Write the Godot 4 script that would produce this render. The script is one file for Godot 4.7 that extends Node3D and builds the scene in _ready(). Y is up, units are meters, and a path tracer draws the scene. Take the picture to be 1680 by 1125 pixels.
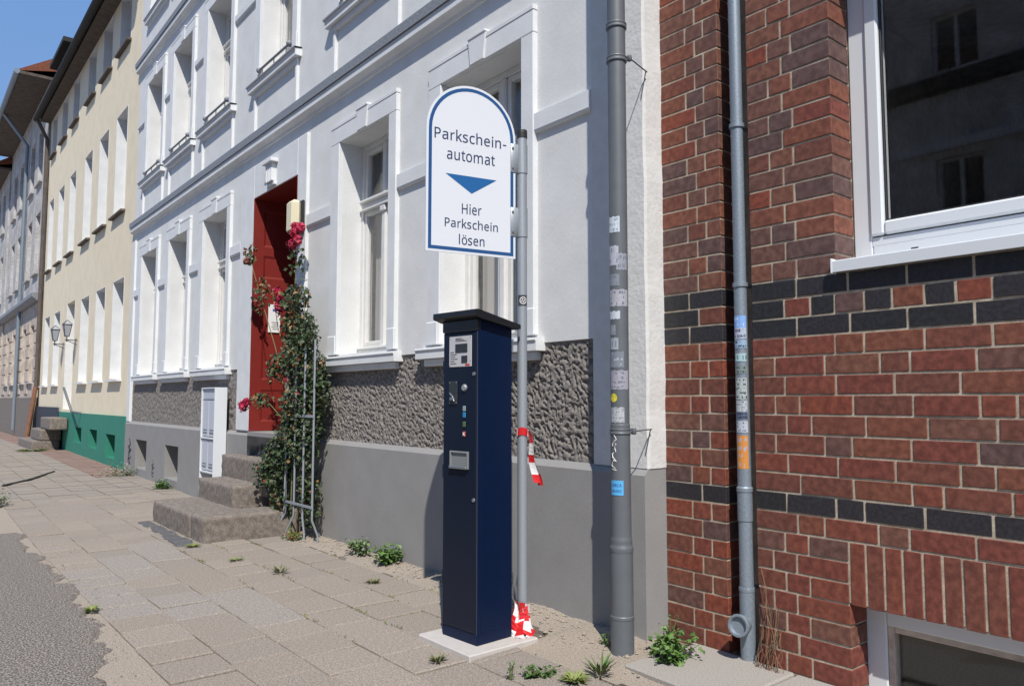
extends Node3D
# x runs along the house fronts (right is +x), z points from the fronts to the street, y is up.

var rng := RandomNumberGenerator.new()
var used := {}
var M := {}
var tex := {}
var brick_cache := {}

# ------------------------------------------------------------------ naming and grouping
func numbered(parent: Node, called: String) -> String:
	var key := str(parent.get_instance_id()) + "/" + called
	var n: int = used.get(key, 0)
	used[key] = n + 1
	return called if n == 0 else "%s_%03d" % [called, n]

func tag(o: Node, label: String, category: String, group := "") -> void:
	o.set_meta("label", label)
	o.set_meta("category", category)
	if group != "":
		o.set_meta("group", group)

func thing(called: String, label: String, category: String, at := Vector3.ZERO, turn := 0.0, group := "") -> Node3D:
	var o := Node3D.new()
	o.name = numbered(self, called)
	add_child(o)
	o.position = at
	o.rotation.y = turn
	tag(o, label, category, group)
	return o

func group_node(called: String, parent: Node) -> Node3D:
	var o := Node3D.new()
	o.name = numbered(parent, called)
	parent.add_child(o)
	return o

func inst(called: String, mesh: Mesh, m: Material, parent: Node) -> MeshInstance3D:
	var o := MeshInstance3D.new()
	o.mesh = mesh
	o.name = numbered(parent, called)
	o.material_override = m
	parent.add_child(o)
	return o

func obj(called: String, st: SurfaceTool, m: Material, parent: Node) -> MeshInstance3D:
	st.generate_normals()
	return inst(called, st.commit(), m, parent)

func structure(o: Node) -> Node:
	o.set_meta("kind", "structure")
	return o

func stuff(o: Node) -> Node:
	o.set_meta("kind", "stuff")
	return o

# ------------------------------------------------------------------ shapes
func mb(smooth := false) -> SurfaceTool:
	var st := SurfaceTool.new()
	st.begin(Mesh.PRIMITIVE_TRIANGLES)
	st.set_smooth_group(0 if smooth else -1)
	return st

func T(st: SurfaceTool, a: Vector3, b: Vector3, c: Vector3, n: Vector3) -> void:
	if (b - a).cross(c - a).dot(n) > 0.0:
		var t := b
		b = c
		c = t
	st.add_vertex(a); st.add_vertex(b); st.add_vertex(c)

func Q(st: SurfaceTool, a: Vector3, b: Vector3, c: Vector3, d: Vector3, n: Vector3) -> void:
	if (b - a).cross(c - a).dot(n) > 0.0:
		var t := b
		b = d
		d = t
	st.add_vertex(a); st.add_vertex(b); st.add_vertex(c)
	st.add_vertex(a); st.add_vertex(c); st.add_vertex(d)

func box(st: SurfaceTool, a: Vector3, b: Vector3) -> void:
	var p := func(i: int, j: int, k: int) -> Vector3: return Vector3(b.x if i else a.x, b.y if j else a.y, b.z if k else a.z)
	Q(st, p.call(0, 0, 1), p.call(1, 0, 1), p.call(1, 1, 1), p.call(0, 1, 1), Vector3.BACK)
	Q(st, p.call(0, 0, 0), p.call(1, 0, 0), p.call(1, 1, 0), p.call(0, 1, 0), Vector3.FORWARD)
	Q(st, p.call(1, 0, 0), p.call(1, 0, 1), p.call(1, 1, 1), p.call(1, 1, 0), Vector3.RIGHT)
	Q(st, p.call(0, 0, 0), p.call(0, 0, 1), p.call(0, 1, 1), p.call(0, 1, 0), Vector3.LEFT)
	Q(st, p.call(0, 1, 0), p.call(1, 1, 0), p.call(1, 1, 1), p.call(0, 1, 1), Vector3.UP)
	Q(st, p.call(0, 0, 0), p.call(1, 0, 0), p.call(1, 0, 1), p.call(0, 0, 1), Vector3.DOWN)

# box with chamfered edges; jit moves the corners a little so that no two stones are quite alike
func cbox(st: SurfaceTool, a: Vector3, b: Vector3, c: float, jit := 0.0) -> void:
	var s := [a, b]
	var js := []
	for i in 8:
		js.append(Vector3(rng.randf_range(-jit, jit), rng.randf_range(-jit, jit), rng.randf_range(-jit, jit)) if jit > 0.0 else Vector3.ZERO)
	# vertex on face axis ax of corner (i,j,k)
	var v := func(i: int, j: int, k: int, ax: int) -> Vector3:
		var p := Vector3(s[i].x, s[j].y, s[k].z)
		var q := Vector3(1 - 2 * i, 1 - 2 * j, 1 - 2 * k) * c
		q[ax] = 0.0
		return p + q + js[i * 4 + j * 2 + k]
	for i in 2:
		var n := Vector3(2 * i - 1, 0, 0)
		Q(st, v.call(i, 0, 0, 0), v.call(i, 1, 0, 0), v.call(i, 1, 1, 0), v.call(i, 0, 1, 0), n)
		n = Vector3(0, 2 * i - 1, 0)
		Q(st, v.call(0, i, 0, 1), v.call(1, i, 0, 1), v.call(1, i, 1, 1), v.call(0, i, 1, 1), n)
		n = Vector3(0, 0, 2 * i - 1)
		Q(st, v.call(0, 0, i, 2), v.call(1, 0, i, 2), v.call(1, 1, i, 2), v.call(0, 1, i, 2), n)
	for i in 2:
		for j in 2:
			var e := 2 * i - 1
			var f := 2 * j - 1
			Q(st, v.call(i, j, 0, 0), v.call(i, j, 1, 0), v.call(i, j, 1, 1), v.call(i, j, 0, 1), Vector3(e, f, 0))
			Q(st, v.call(i, 0, j, 0), v.call(i, 1, j, 0), v.call(i, 1, j, 2), v.call(i, 0, j, 2), Vector3(e, 0, f))
			Q(st, v.call(0, i, j, 1), v.call(1, i, j, 1), v.call(1, i, j, 2), v.call(0, i, j, 2), Vector3(0, e, f))
			for k in 2:
				T(st, v.call(i, j, k, 0), v.call(i, j, k, 1), v.call(i, j, k, 2), Vector3(e, f, 2 * k - 1))

# wall in the xy plane between zf (front) and zb (back) with rectangular holes [x0, x1, y0, y1]
func wall(st: SurfaceTool, x0: float, x1: float, y0: float, y1: float, zf: float, zb: float, holes: Array) -> void:
	var xs := [x0, x1]
	var ys := [y0, y1]
	for hh in holes:
		for i in 2:
			if hh[i] > x0 and hh[i] < x1 and not xs.has(hh[i]):
				xs.append(hh[i])
			if hh[2 + i] > y0 and hh[2 + i] < y1 and not ys.has(hh[2 + i]):
				ys.append(hh[2 + i])
	xs.sort(); ys.sort()
	var nx := xs.size() - 1
	var ny := ys.size() - 1
	var solid := func(i: int, j: int) -> bool:
		if i < 0 or j < 0 or i >= nx or j >= ny:
			return false
		var cx: float = (xs[i] + xs[i + 1]) / 2.0
		var cy: float = (ys[j] + ys[j + 1]) / 2.0
		for hh in holes:
			if cx > hh[0] and cx < hh[1] and cy > hh[2] and cy < hh[3]:
				return false
		return true
	for i in nx:
		for j in ny:
			if not solid.call(i, j):
				continue
			var a: float = xs[i]
			var b: float = xs[i + 1]
			var c: float = ys[j]
			var d: float = ys[j + 1]
			Q(st, Vector3(a, c, zf), Vector3(b, c, zf), Vector3(b, d, zf), Vector3(a, d, zf), Vector3.BACK)
			Q(st, Vector3(a, c, zb), Vector3(b, c, zb), Vector3(b, d, zb), Vector3(a, d, zb), Vector3.FORWARD)
			if not solid.call(i - 1, j):
				Q(st, Vector3(a, c, zf), Vector3(a, d, zf), Vector3(a, d, zb), Vector3(a, c, zb), Vector3.LEFT)
			if not solid.call(i + 1, j):
				Q(st, Vector3(b, c, zf), Vector3(b, d, zf), Vector3(b, d, zb), Vector3(b, c, zb), Vector3.RIGHT)
			if not solid.call(i, j - 1):
				Q(st, Vector3(a, c, zf), Vector3(b, c, zf), Vector3(b, c, zb), Vector3(a, c, zb), Vector3.DOWN)
			if not solid.call(i, j + 1):
				Q(st, Vector3(a, d, zf), Vector3(b, d, zf), Vector3(b, d, zb), Vector3(a, d, zb), Vector3.UP)

# profile in (z, y), swept along x from x0 to x1
func sweep_x(st: SurfaceTool, prof: Array, x0: float, x1: float) -> void:
	var n := prof.size()
	var mid := Vector2.ZERO
	for p in prof:
		mid += p / n
	for i in n:
		var p: Vector2 = prof[i]
		var q: Vector2 = prof[(i + 1) % n]
		var e := q - p
		var nn := Vector2(e.y, -e.x)
		if nn.dot((p + q) / 2.0 - mid) < 0.0:
			nn = -nn
		Q(st, Vector3(x0, p.y, p.x), Vector3(x1, p.y, p.x), Vector3(x1, q.y, q.x), Vector3(x0, q.y, q.x), Vector3(0, nn.y, nn.x))
	for i in range(1, n - 1):
		for s in [x0, x1]:
			T(st, Vector3(s, prof[0].y, prof[0].x), Vector3(s, prof[i].y, prof[i].x), Vector3(s, prof[i + 1].y, prof[i + 1].x), Vector3(-1 if s == x0 else 1, 0, 0))

# tube through points with radii
func tube(st: SurfaceTool, pts: Array, r0: float, r1: float, seg := 8, caps := true) -> void:
	st.set_smooth_group(0)
	var n := pts.size()
	var rings := []
	var ux := Vector3.ZERO
	for i in n:
		var p: Vector3 = pts[i]
		var d: Vector3 = (pts[mini(i + 1, n - 1)] - pts[maxi(i - 1, 0)]).normalized()
		if i == 0:
			ux = d.cross(Vector3.UP if absf(d.y) < 0.9 else Vector3.RIGHT).normalized()
		else:
			ux = (ux - d * ux.dot(d)).normalized()
		var uy := d.cross(ux)
		var r := lerpf(r0, r1, float(i) / maxf(1.0, n - 1))
		var ring := []
		for k in seg:
			var t := TAU * k / seg
			ring.append(p + (ux * cos(t) + uy * sin(t)) * r)
		rings.append(ring)
	for i in n - 1:
		for k in seg:
			var k2 := (k + 1) % seg
			var mid: Vector3 = (rings[i][k] + rings[i][k2]) / 2.0
			Q(st, rings[i][k], rings[i][k2], rings[i + 1][k2], rings[i + 1][k], mid - pts[i])
	if caps:
		st.set_smooth_group(-1)
		for e in [0, n - 1]:
			var nn: Vector3 = pts[e] - pts[1 if e == 0 else n - 2]
			for k in seg:
				T(st, pts[e], rings[e][k], rings[e][(k + 1) % seg], nn)

# lathe about the y axis through c; profile of (radius, height)
func lathe(st: SurfaceTool, c: Vector3, prof: Array, seg := 20, bands := true) -> void:
	st.set_smooth_group(0)
	for i in prof.size() - 1:
		var p: Vector2 = prof[i]
		var q: Vector2 = prof[i + 1]
		if bands:
			st.set_smooth_group(i)   # each band its own group: rings keep their edges
		for k in seg:
			var t0 := TAU * k / seg
			var t1 := TAU * (k + 1) / seg
			var d0 := Vector3(cos(t0), 0, sin(t0))
			var d1 := Vector3(cos(t1), 0, sin(t1))
			var e := q - p
			var nn := (d0 + d1) * 0.5 * e.y + Vector3.UP * -e.x
			var a := c + d0 * p.x + Vector3.UP * p.y
			var b := c + d1 * p.x + Vector3.UP * p.y
			var cc := c + d1 * q.x + Vector3.UP * q.y
			var dd := c + d0 * q.x + Vector3.UP * q.y
			if p.x < 1e-6:
				T(st, a, cc, dd, nn)
			elif q.x < 1e-6:
				T(st, a, b, cc, nn)
			else:
				Q(st, a, b, cc, dd, nn)

func sphere(st: SurfaceTool, c: Vector3, r: float, seg := 10) -> void:
	var prof := []
	for i in seg / 2 + 1:
		var t := -PI / 2 + PI * i / (seg / 2)
		prof.append(Vector2(maxf(0.0, cos(t) * r) if i > 0 and i < seg / 2 else 0.0, sin(t) * r))
	lathe(st, c, prof, seg, false)

# strip of a cylinder wall standing at c: for labels on pipes; angles in radians measured from +z towards +x
func patch(st: SurfaceTool, c: Vector3, r: float, a0: float, a1: float, y0: float, y1: float, rag := 0.0) -> void:
	st.set_smooth_group(0)
	var n := 8
	for k in n:
		var t0 := lerpf(a0, a1, float(k) / n)
		var t1 := lerpf(a0, a1, float(k + 1) / n)
		var p0 := c + Vector3(sin(t0), 0, cos(t0)) * r
		var p1 := c + Vector3(sin(t1), 0, cos(t1)) * r
		var u0 := float(k) / n
		var u1 := float(k + 1) / n
		var a := p0 + Vector3.UP * (y0 + rag * sin(k * 2.7 + y0 * 91.0))
		var b := p1 + Vector3.UP * (y0 + rag * sin((k + 1) * 2.7 + y0 * 91.0))
		var cc := p1 + Vector3.UP * (y1 + rag * sin((k + 1) * 1.9 + y0 * 57.0))
		var d := p0 + Vector3.UP * (y1 + rag * sin(k * 1.9 + y0 * 57.0))
		st.set_uv(Vector2(u0, 1)); st.add_vertex(a)
		st.set_uv(Vector2(u1, 0)); st.add_vertex(cc)
		st.set_uv(Vector2(u1, 1)); st.add_vertex(b)
		st.set_uv(Vector2(u0, 1)); st.add_vertex(a)
		st.set_uv(Vector2(u0, 0)); st.add_vertex(d)
		st.set_uv(Vector2(u1, 0)); st.add_vertex(cc)

# ------------------------------------------------------------------ materials
func noise_image(seed_: int, freq: float, oct := 4, kind := FastNoiseLite.TYPE_SIMPLEX_SMOOTH, size := 512) -> Image:
	var f := FastNoiseLite.new()
	f.seed = seed_
	f.noise_type = kind
	f.frequency = freq
	f.fractal_octaves = oct
	if kind == FastNoiseLite.TYPE_CELLULAR:
		f.cellular_return_type = FastNoiseLite.RETURN_DISTANCE
	return f.get_seamless_image(size, size)

# mixes two noise pictures into a colour picture: lo..hi by a * wa + b * (1 - wa), as factors on the base colour
func tint(a: Image, b: Image, wa: float, lo: Color, hi: Color, contrast := 1.0) -> ImageTexture:
	var n := a.get_width()
	var im := Image.create(n, n, false, Image.FORMAT_RGB8)
	var da := a.get_data()
	var db := b.get_data()
	for y in n:
		for x in n:
			var i := y * n + x
			var v := (da[i] * wa + db[i] * (1.0 - wa)) / 255.0
			v = clampf((v - 0.5) * contrast + 0.5, 0.0, 1.0)
			im.set_pixel(x, y, lo.lerp(hi, v))
	return ImageTexture.create_from_image(im)

func normal_of(a: Image, strength: float) -> ImageTexture:
	var im := a.duplicate()
	im.convert(Image.FORMAT_RGBA8)
	im.bump_map_to_normal_map(strength)
	return ImageTexture.create_from_image(im)

# col is the linear base colour
func mat(col: Color, rough := 0.9, t: Texture2D = null, size := 1.0, nrm: Texture2D = null, ns := 1.0, metal := 0.0, spec := 0.5) -> StandardMaterial3D:
	var m := StandardMaterial3D.new()
	m.albedo_color = col.linear_to_srgb()
	m.roughness = rough
	m.metallic = metal
	m.metallic_specular = spec
	if t:
		m.albedo_texture = t
	if nrm:
		m.normal_enabled = true
		m.normal_texture = nrm
		m.normal_scale = ns
	if t or nrm:
		m.uv1_triplanar = true
		m.uv1_world_triplanar = true
		m.uv1_scale = Vector3.ONE / size
	return m

func leaf_mat() -> StandardMaterial3D:
	var m := StandardMaterial3D.new()
	m.vertex_color_use_as_albedo = true
	m.roughness = 0.55
	m.backlight_enabled = true
	m.backlight = Color(0.25, 0.32, 0.08)
	m.cull_mode = BaseMaterial3D.CULL_DISABLED
	return m

func make_materials() -> void:
	var n1 := noise_image(11, 0.012, 5)
	var n2 := noise_image(12, 0.09, 4)
	var n3 := noise_image(13, 0.25, 2)
	var n4 := noise_image(14, 0.035, 5)
	var cell := noise_image(15, 0.06, 2, FastNoiseLite.TYPE_CELLULAR)
	tex.plaster = tint(n1, n3, 0.45, Color(0.92, 0.92, 0.915), Color(1, 1, 1), 1.4)
	tex.dirty = tint(n1, n2, 0.55, Color(0.76, 0.75, 0.73), Color(1, 1, 1), 1.8)
	tex.speck = tint(n3, n4, 0.7, Color(0.55, 0.55, 0.55), Color(1, 1, 1), 2.4)
	tex.slab = tint(n3, n2, 0.75, Color(0.66, 0.64, 0.62), Color(1, 1, 1), 2.0)
	tex.grit = tint(n3, n2, 0.8, Color(0.42, 0.41, 0.4), Color(1, 1, 1), 2.8)
	tex.brick = tint(n4, n3, 0.75, Color(0.76, 0.72, 0.72), Color(1, 1, 1), 1.9)
	tex.stone = tint(n2, n4, 0.5, Color(0.6, 0.58, 0.55), Color(1, 1, 1), 2.2)
	tex.zinc = tint(cell, n2, 0.6, Color(0.78, 0.8, 0.82), Color(1, 1, 1), 1.6)
	tex.n_plaster = normal_of(n2, 2.0)
	tex.n_fine = normal_of(n3, 4.0)
	tex.n_brick = normal_of(n4, 5.0)
	M.white = mat(Color(0.735, 0.745, 0.748), 0.85, tex.plaster, 2.3, tex.n_plaster, 0.06)
	M.white_trim = mat(Color(0.745, 0.765, 0.785), 0.8, tex.plaster, 1.7, tex.n_plaster, 0.05)
	M.roughcast = mat(Color(0.7, 0.7, 0.69), 0.9, tex.plaster, 0.7, tex.n_brick, 0.22)
	M.plinth = mat(Color(0.29, 0.285, 0.283), 0.85, tex.plaster, 2.0, tex.n_plaster, 0.05)
	M.rustic = mat(Color(0.345, 0.325, 0.312), 0.95, tex.slab, 0.6, tex.n_fine, 0.12)
	M.zinc_dark = mat(Color(0.3, 0.31, 0.33), 0.6, tex.zinc, 0.8)
	M.pvc = mat(Color(0.67, 0.705, 0.74), 0.35)
	M.timber_white = mat(Color(0.74, 0.74, 0.73), 0.45, tex.plaster, 0.9)
	M.curtain = mat(Color(0.42, 0.41, 0.4), 0.95)
	M.door_red = mat(Color(0.22, 0.02, 0.015), 0.5, tex.plaster, 0.8)
	M.paper = mat(Color(0.8, 0.8, 0.8), 0.8)
	M.ink = mat(Color(0.05, 0.05, 0.06), 0.8)
	M.ink_blue = mat(Color(0.05, 0.1, 0.35), 0.8)
	M.sandstone = mat(Color(0.32, 0.275, 0.24), 0.95, tex.speck, 1.2, tex.n_brick, 0.15)
	M.mortar = mat(Color(0.56, 0.48, 0.375), 0.95, tex.dirty, 0.6, tex.n_fine, 0.06)
	M.yellow = mat(Color(0.83, 0.73, 0.55), 0.9, tex.plaster, 3.0, tex.n_plaster, 0.08)
	M.green = mat(Color(0.03, 0.23, 0.16), 0.7, tex.plaster, 2.5)
	M.grey_house = mat(Color(0.58, 0.57, 0.57), 0.9, tex.dirty, 4.0)
	M.beige_house = mat(Color(0.62, 0.54, 0.47), 0.9, tex.dirty, 3.0)
	M.roof_dark = mat(Color(0.025, 0.021, 0.02), 0.7, tex.speck, 1.0)
	M.roof_red = mat(Color(0.32, 0.1, 0.05), 0.85, tex.speck, 1.0)
	M.soffit = mat(Color(0.14, 0.115, 0.1), 0.9, tex.dirty, 1.5)
	M.copper = mat(Color(0.28, 0.13, 0.07), 0.6, tex.dirty, 1.0)
	M.black_metal = mat(Color(0.02, 0.02, 0.022), 0.5)
	M.shade_house = mat(Color(0.78, 0.77, 0.75), 0.9, tex.dirty, 3.5)
	M.display = mat(Color(0.03, 0.032, 0.034), 0.2)
	var g := StandardMaterial3D.new()
	g.albedo_color = Color(0.1, 0.11, 0.12, 0.02)
	g.transparency = BaseMaterial3D.TRANSPARENCY_ALPHA
	g.roughness = 0.02
	g.metallic_specular = 0.71
	M.glass = g
	M.sand = mat(Color(0.46, 0.405, 0.345), 1.0, tex.slab, 0.9, tex.n_fine, 0.2)
	M.asphalt = mat(Color(0.345, 0.31, 0.28), 0.95, tex.grit, 1.5, tex.n_fine, 0.2)
	M.road = mat(Color(0.24, 0.225, 0.21), 0.95, tex.speck, 0.3, tex.n_fine, 1.0)
	M.slabs = []
	for c in [Color(0.41, 0.365, 0.32), Color(0.39, 0.348, 0.305), Color(0.425, 0.377, 0.33), Color(0.385, 0.345, 0.307), Color(0.4, 0.353, 0.305)]:
		M.slabs.append(mat(c, 0.95, tex.slab, 1.1, tex.n_fine, 0.12))
	M.slab_grey = mat(Color(0.415, 0.38, 0.35), 0.9, tex.slab, 1.3, tex.n_fine, 0.08)
	M.slab_pink = mat(Color(0.36, 0.25, 0.21), 0.9, tex.slab, 0.5, tex.n_fine, 0.5)
	M.cobble = mat(Color(0.16, 0.165, 0.18), 0.8, tex.stone, 0.3, tex.n_brick, 0.3)
	M.pebble = mat(Color(0.5, 0.45, 0.38), 0.9, tex.stone, 0.1)
	M.concrete = mat(Color(0.5, 0.48, 0.45), 0.9, tex.slab, 0.5, tex.n_fine, 0.4)
	M.reds = []
	for c in [Color(0.24, 0.07, 0.042), Color(0.21, 0.07, 0.045), Color(0.19, 0.068, 0.046), Color(0.26, 0.068, 0.038), Color(0.22, 0.062, 0.042), Color(0.23, 0.08, 0.046)]:
		M.reds.append(mat(c, 0.72, tex.brick, 0.8, tex.n_brick, 0.07))
	M.browns = []
	for c in [Color(0.2, 0.09, 0.062), Color(0.18, 0.086, 0.065), Color(0.22, 0.092, 0.058), Color(0.165, 0.084, 0.068), Color(0.235, 0.085, 0.052), Color(0.14, 0.08, 0.073)]:
		M.browns.append(mat(c, 0.72, tex.brick, 0.9, tex.n_brick, 0.07))
	M.darks = [mat(Color(0.03, 0.031, 0.035), 0.5, tex.brick, 0.5, tex.n_brick, 0.07), mat(Color(0.036, 0.035, 0.041), 0.5, tex.brick, 0.4, tex.n_brick, 0.07)]
	M.zinc = mat(Color(0.32, 0.37, 0.42), 0.48, tex.zinc, 0.35, null, 1.0, 0.35)
	M.pipe_grey = mat(Color(0.135, 0.15, 0.168), 0.5, tex.plaster, 0.6, null, 1.0, 0.1)
	M.galv = mat(Color(0.45, 0.48, 0.51), 0.5, tex.zinc, 0.12, null, 1.0, 0.35)
	M.navy = mat(Color(0.003, 0.012, 0.045), 0.3, tex.plaster, 0.6, null, 1.0, 0.0, 0.3)
	M.navy_front = mat(Color(0.006, 0.011, 0.026), 0.28, null, 1.0, null, 1.0, 0.0, 0.35)
	M.cap_black = mat(Color(0.01, 0.011, 0.014), 0.35)
	M.steel = mat(Color(0.42, 0.44, 0.45), 0.4, tex.zinc, 0.2, null, 1.0, 0.7)
	M.sign_white = mat(Color(0.68, 0.715, 0.77), 0.25)
	M.sign_blue = mat(Color(0.02, 0.085, 0.24), 0.3)
	M.sign_text = mat(Color(0.025, 0.045, 0.12), 0.4)
	M.cream = mat(Color(0.7, 0.64, 0.45), 0.4)
	M.tape = StandardMaterial3D.new()
	M.tape.vertex_color_use_as_albedo = true
	M.tape.roughness = 0.35
	M.tape.cull_mode = BaseMaterial3D.CULL_DISABLED
	M.leaf = leaf_mat()
	M.bark = mat(Color(0.12, 0.085, 0.05), 0.9)
	M.cane = mat(Color(0.14, 0.16, 0.06), 0.7)
	M.petal = StandardMaterial3D.new()
	M.petal.vertex_color_use_as_albedo = true
	M.petal.roughness = 0.6
	M.petal.cull_mode = BaseMaterial3D.CULL_DISABLED

# a scribbled label: paper colour with rows of marks
func label_mat(seed_: int, paper: Color, ink: Color, rows: int, fill: float) -> StandardMaterial3D:
	var r := RandomNumberGenerator.new()
	r.seed = seed_
	var w := 64
	var hh := 64
	var im := Image.create(w, hh, false, Image.FORMAT_RGB8)
	im.fill(paper)
	var n := FastNoiseLite.new()
	n.seed = seed_
	n.frequency = 0.08
	for y in hh:
		for x in w:
			var v := n.get_noise_2d(x, y) * 0.25
			im.set_pixel(x, y, paper.lerp(ink, clampf(v + 0.1, 0.0, 0.5)))
	for k in rows:
		var y0 := int((k + 0.25) * hh / rows)
		var y1 := int((k + 0.8) * hh / rows)
		var x := 4
		while x < w - 6:
			var ww := r.randi_range(2, 7)
			if r.randf() < fill:
				im.fill_rect(Rect2i(x, y0 + r.randi_range(0, 2), ww, maxi(2, y1 - y0 - r.randi_range(0, 4))), ink)
			x += ww + r.randi_range(1, 4)
	var m := StandardMaterial3D.new()
	m.albedo_texture = ImageTexture.create_from_image(im)
	m.roughness = 0.6
	return m

# ------------------------------------------------------------------ windows
func bars(st: SurfaceTool, x0: float, x1: float, y0: float, y1: float, z0: float, z1: float, w: float, c := 0.004) -> void:
	cbox(st, Vector3(x0, y0, z0), Vector3(x0 + w, y1, z1), c)
	cbox(st, Vector3(x1 - w, y0, z0), Vector3(x1, y1, z1), c)
	cbox(st, Vector3(x0 + w, y0, z0 + 0.001), Vector3(x1 - w, y0 + w, z1 - 0.001), c)
	cbox(st, Vector3(x0 + w, y1 - w, z0 + 0.001), Vector3(x1 - w, y1, z1 - 0.001), c)

func pane(parent: Node, x0: float, x1: float, y0: float, y1: float, z: float) -> void:
	var st := mb()
	Q(st, Vector3(x0, y0, z), Vector3(x1, y0, z), Vector3(x1, y1, z), Vector3(x0, y1, z), Vector3.BACK)
	obj("pane", st, M.glass, parent)
	st = mb()
	Q(st, Vector3(x0, y0, z - 0.016), Vector3(x1, y0, z - 0.016), Vector3(x1, y1, z - 0.016), Vector3(x0, y1, z - 0.016), Vector3.BACK)
	obj("inner_pane", st, M.glass, parent)

func curtain(parent: Node, x0: float, x1: float, y0: float, y1: float, z: float) -> void:
	var st := mb(true)
	var n := int((x1 - x0) / 0.02)
	var f := func(x: float) -> float: return z + 0.022 * sin(x * 31.0) + 0.012 * sin(x * 73.0 + 1.0)
	for i in n:
		var a := lerpf(x0, x1, float(i) / n)
		var b := lerpf(x0, x1, float(i + 1) / n)
		Q(st, Vector3(a, y0, f.call(a)), Vector3(b, y0, f.call(b)), Vector3(b, y1, f.call(b)), Vector3(a, y1, f.call(a)), Vector3.BACK)
	obj("curtain", st, M.curtain, parent)

# two-leaf casement with a transom light, frame face at zf
func casement(parent: Node, x0: float, x1: float, y0: float, y1: float, zf: float, ty: float, drape := true) -> Node3D:
	var st := mb()
	bars(st, x0, x1, y0, y1, zf - 0.08, zf, 0.05)
	var xm := (x0 + x1) / 2.0
	cbox(st, Vector3(x0 + 0.05, ty - 0.045, zf - 0.075), Vector3(x1 - 0.05, ty + 0.045, zf + 0.02), 0.006)
	cbox(st, Vector3(x0 + 0.05, ty + 0.02, zf + 0.018), Vector3(x1 - 0.05, ty + 0.05, zf + 0.05), 0.008)
	cbox(st, Vector3(x0 + 0.05, ty - 0.05, zf + 0.018), Vector3(x1 - 0.05, ty - 0.03, zf + 0.035), 0.005)
	cbox(st, Vector3(xm - 0.035, y0 + 0.05, zf - 0.07), Vector3(xm + 0.035, ty - 0.05, zf + 0.015), 0.012)
	cbox(st, Vector3(xm - 0.03, ty + 0.05, zf - 0.07), Vector3(xm + 0.03, y1 - 0.05, zf + 0.01), 0.012)
	# moulded bottom rail
	cbox(st, Vector3(x0, y0 + 0.05, zf), Vector3(x1, y0 + 0.075, zf + 0.03), 0.006)
	cbox(st, Vector3(x0, y0, zf), Vector3(x1, y0 + 0.05, zf + 0.015), 0.006)
	# capital of the mullion
	cbox(st, Vector3(xm - 0.045, ty - 0.11, zf + 0.005), Vector3(xm + 0.045, ty - 0.05, zf + 0.03), 0.008)
	var w := obj("window", st, M.timber_white, parent)
	for r in [[x0 + 0.05, xm - 0.035, y0 + 0.08, ty - 0.045], [xm + 0.035, x1 - 0.05, y0 + 0.08, ty - 0.045], [x0 + 0.05, xm - 0.03, ty + 0.045, y1 - 0.05], [xm + 0.03, x1 - 0.05, ty + 0.045, y1 - 0.05]]:
		var s := mb()
		bars(s, r[0] + 0.002, r[1] - 0.002, r[2], r[3] - 0.002, zf - 0.06, zf - 0.012, 0.042)
		obj("sash", s, M.timber_white, w)
		pane(w, r[0] + 0.04, r[1] - 0.04, r[2] + 0.04, r[3] - 0.04, zf - 0.035)
	if drape:
		curtain(w, x0 + 0.03, x1 - 0.03, y0 + 0.02, ty - 0.02, zf - 0.16)
		curtain(w, x0 + 0.03, x0 + (x1 - x0) * 0.62, ty - 0.02, y1, zf - 0.19)
	return w

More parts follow.
